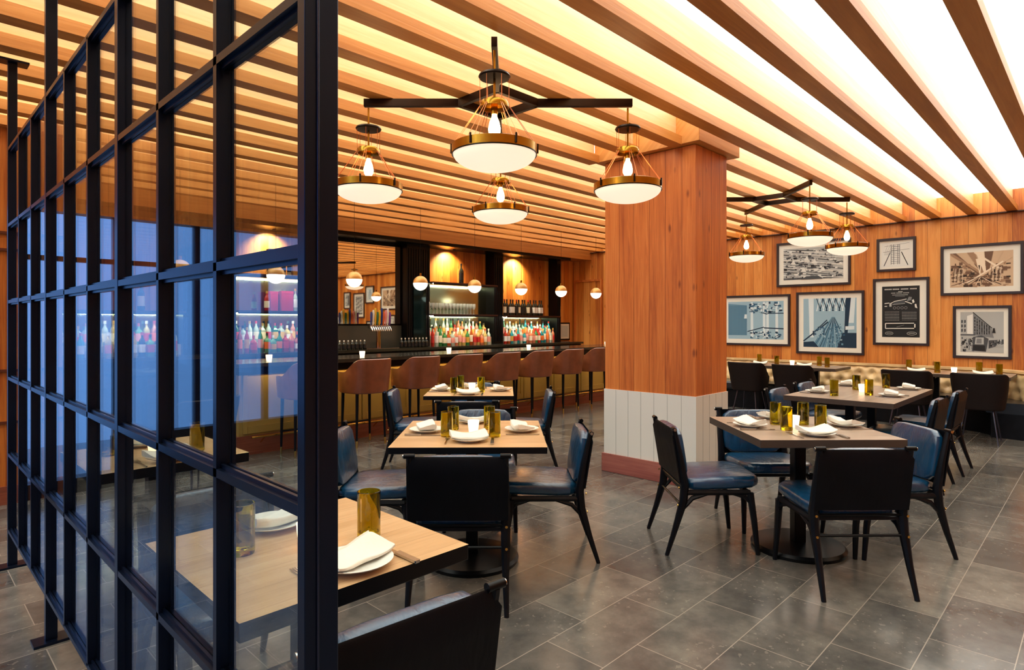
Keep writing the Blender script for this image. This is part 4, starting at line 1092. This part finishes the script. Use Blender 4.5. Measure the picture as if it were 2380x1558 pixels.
def art_tracks(poly, line):
    poly([(0.15, 0), (0.9, 0), (0.6, 0.62), (0.55, 0.62)], 2)
    for k in range(12): line(0.2+0.06*k, 0.0, 0.56+0.003*k, 0.6, 0.006, (1, 3, 0)[k % 3])
    poly([(0.12, 0.2), (0.2, 0.2), (0.2, 1), (0.1, 1)], 4); poly([(0.84, 0.5), (0.95, 0.5), (0.98, 1), (0.88, 1)], 4); poly([(0.78, 0.3), (0.84, 0.3), (0.9, 1), (0.8, 1)], 0)
    for k in range(9): line(0.26+0.06*k, 0.74, 0.32+0.06*k, 1.0, 0.01, (4, 0)[k % 2]); line(0.34+0.06*k, 0.74, 0.26+0.06*k, 1.0, 0.008, (0, 4)[k % 2])
    line(0.0, 0.12, 0.48, 0.52, 0.014, 0); line(0.2, 0.3, 0.46, 0.56, 0.01, 0); noiseblocks(poly, 40, 0.18, 0.2, 0.45, 0.45, [0, 1, 3], 0.05)
    poly([(0.0, 0.0), (0.3, 0.0), (0.2, 0.12), (0.0, 0.1)], 0); poly([(0.65, 0.0), (1, 0.0), (1, 0.3), (0.75, 0.3)], 0); poly([(0.8, 0.36), (0.96, 0.37), (0.96, 0.44), (0.8, 0.43)], 4)
    noiseblocks(poly, 60, 0.45, 0.05, 0.8, 0.5, [1, 2, 3], 0.04)
def art_trestle(poly, line):
    for u in (0.42, 0.64, 0.7, 0.86): poly([(u, 0.05), (u+0.05, 0.05), (u+0.04, 0.98), (u, 0.98)], 4)
    poly([(0.0, 0.1), (0.35, 0.1), (0.35, 0.9), (0.0, 0.95)], 2)
    for k in range(14): line(0.02+0.025*k, 0.1, 0.02+0.025*k, 0.9, 0.005, 1)
    line(0.42, 0.78, 0.72, 0.66, 0.012, 0); line(0.72, 0.68, 1, 0.68, 0.012, 0); line(0.36, 0.2, 0.66, 0.32, 0.012, 0); line(0.66, 0.3, 1, 0.28, 0.015, 0)
    noiseblocks(poly, 80, 0.38, 0.68, 1, 1, [0, 1, 3, 4], 0.07); noiseblocks(poly, 60, 0.4, 0.0, 1, 0.24, [0, 1, 4], 0.05); poly([(0.3, 0.55), (0.35, 0.55), (0.35, 0.66), (0.31, 0.66)], 4)
picture(2.89, 4.03, 2.0, 2.74, 'wide dark-framed picture of rail yards behind the distant pendants', G, art_aerial)
picture(2.02, 2.53, 2.172, 2.67, 'small dark-framed structural sketch, topmost on the picture wall', G, art_sketch, board=0.03, bgk=4)
picture(0.80, 1.72, 1.785, 2.49, 'wide dark-framed sepia picture of crossing roof beams', Sp, art_rafters)
picture(1.855, 2.58, 1.06, 2.065, 'tall dark-framed black poster with a white drawn locomotive', G, art_poster, board=0.085, bgk=0)
picture(0.926, 1.575, 0.90, 1.633, 'dark-framed grey picture of a train beside a corner building', G, art_train, board=0.05, bgk=3)
picture(2.70, 3.71, 0.89, 1.90, 'square blue-toned picture of rail tracks receding under a bridge', Bl, art_tracks)
picture(3.81, 5.0, 1.0, 1.878, 'blue-toned trestle picture partly hidden by the wood column', Bl, art_trestle)
# farther along the wall, seen in the bar mirror
picture(-0.05, 0.42, 2.0, 2.55, 'small picture high on the wall, seen only in the bar mirror', Bl, art_sketch, board=0.05, bgk=4)
picture(-0.75, -0.12, 1.55, 2.35, 'grey picture seen in the mirror between two smaller ones', G, art_aerial)
picture(-1.35, -0.95, 1.85, 2.4, 'narrow picture farthest left in the bar mirror, upper row', G, art_trestle, board=0.05)
picture(0.0, 0.6, 1.0, 1.45, 'small dark picture low on the wall, seen in the mirror', G, art_tracks, board=0.05)
picture(-1.9, -1.0, 0.98, 1.62, 'wide picture farthest left in the bar mirror, lower row', G, art_rafters)

# ------------------------------------------------------------------ street side, seen as reflections in the screen
tn3 = tag(tfm(make_table('dining_table', 0.7, 0.7, T_GREY, EDGE), -1.3, 3.4, 0), 'dark table by the street windows, mirrored in the glass screen', 'table', 'square dining tables')
setting('window table', [(-1.3, 3.2, -90), (-1.3, 3.62, 90)], [(-1.1, 3.4)], None)
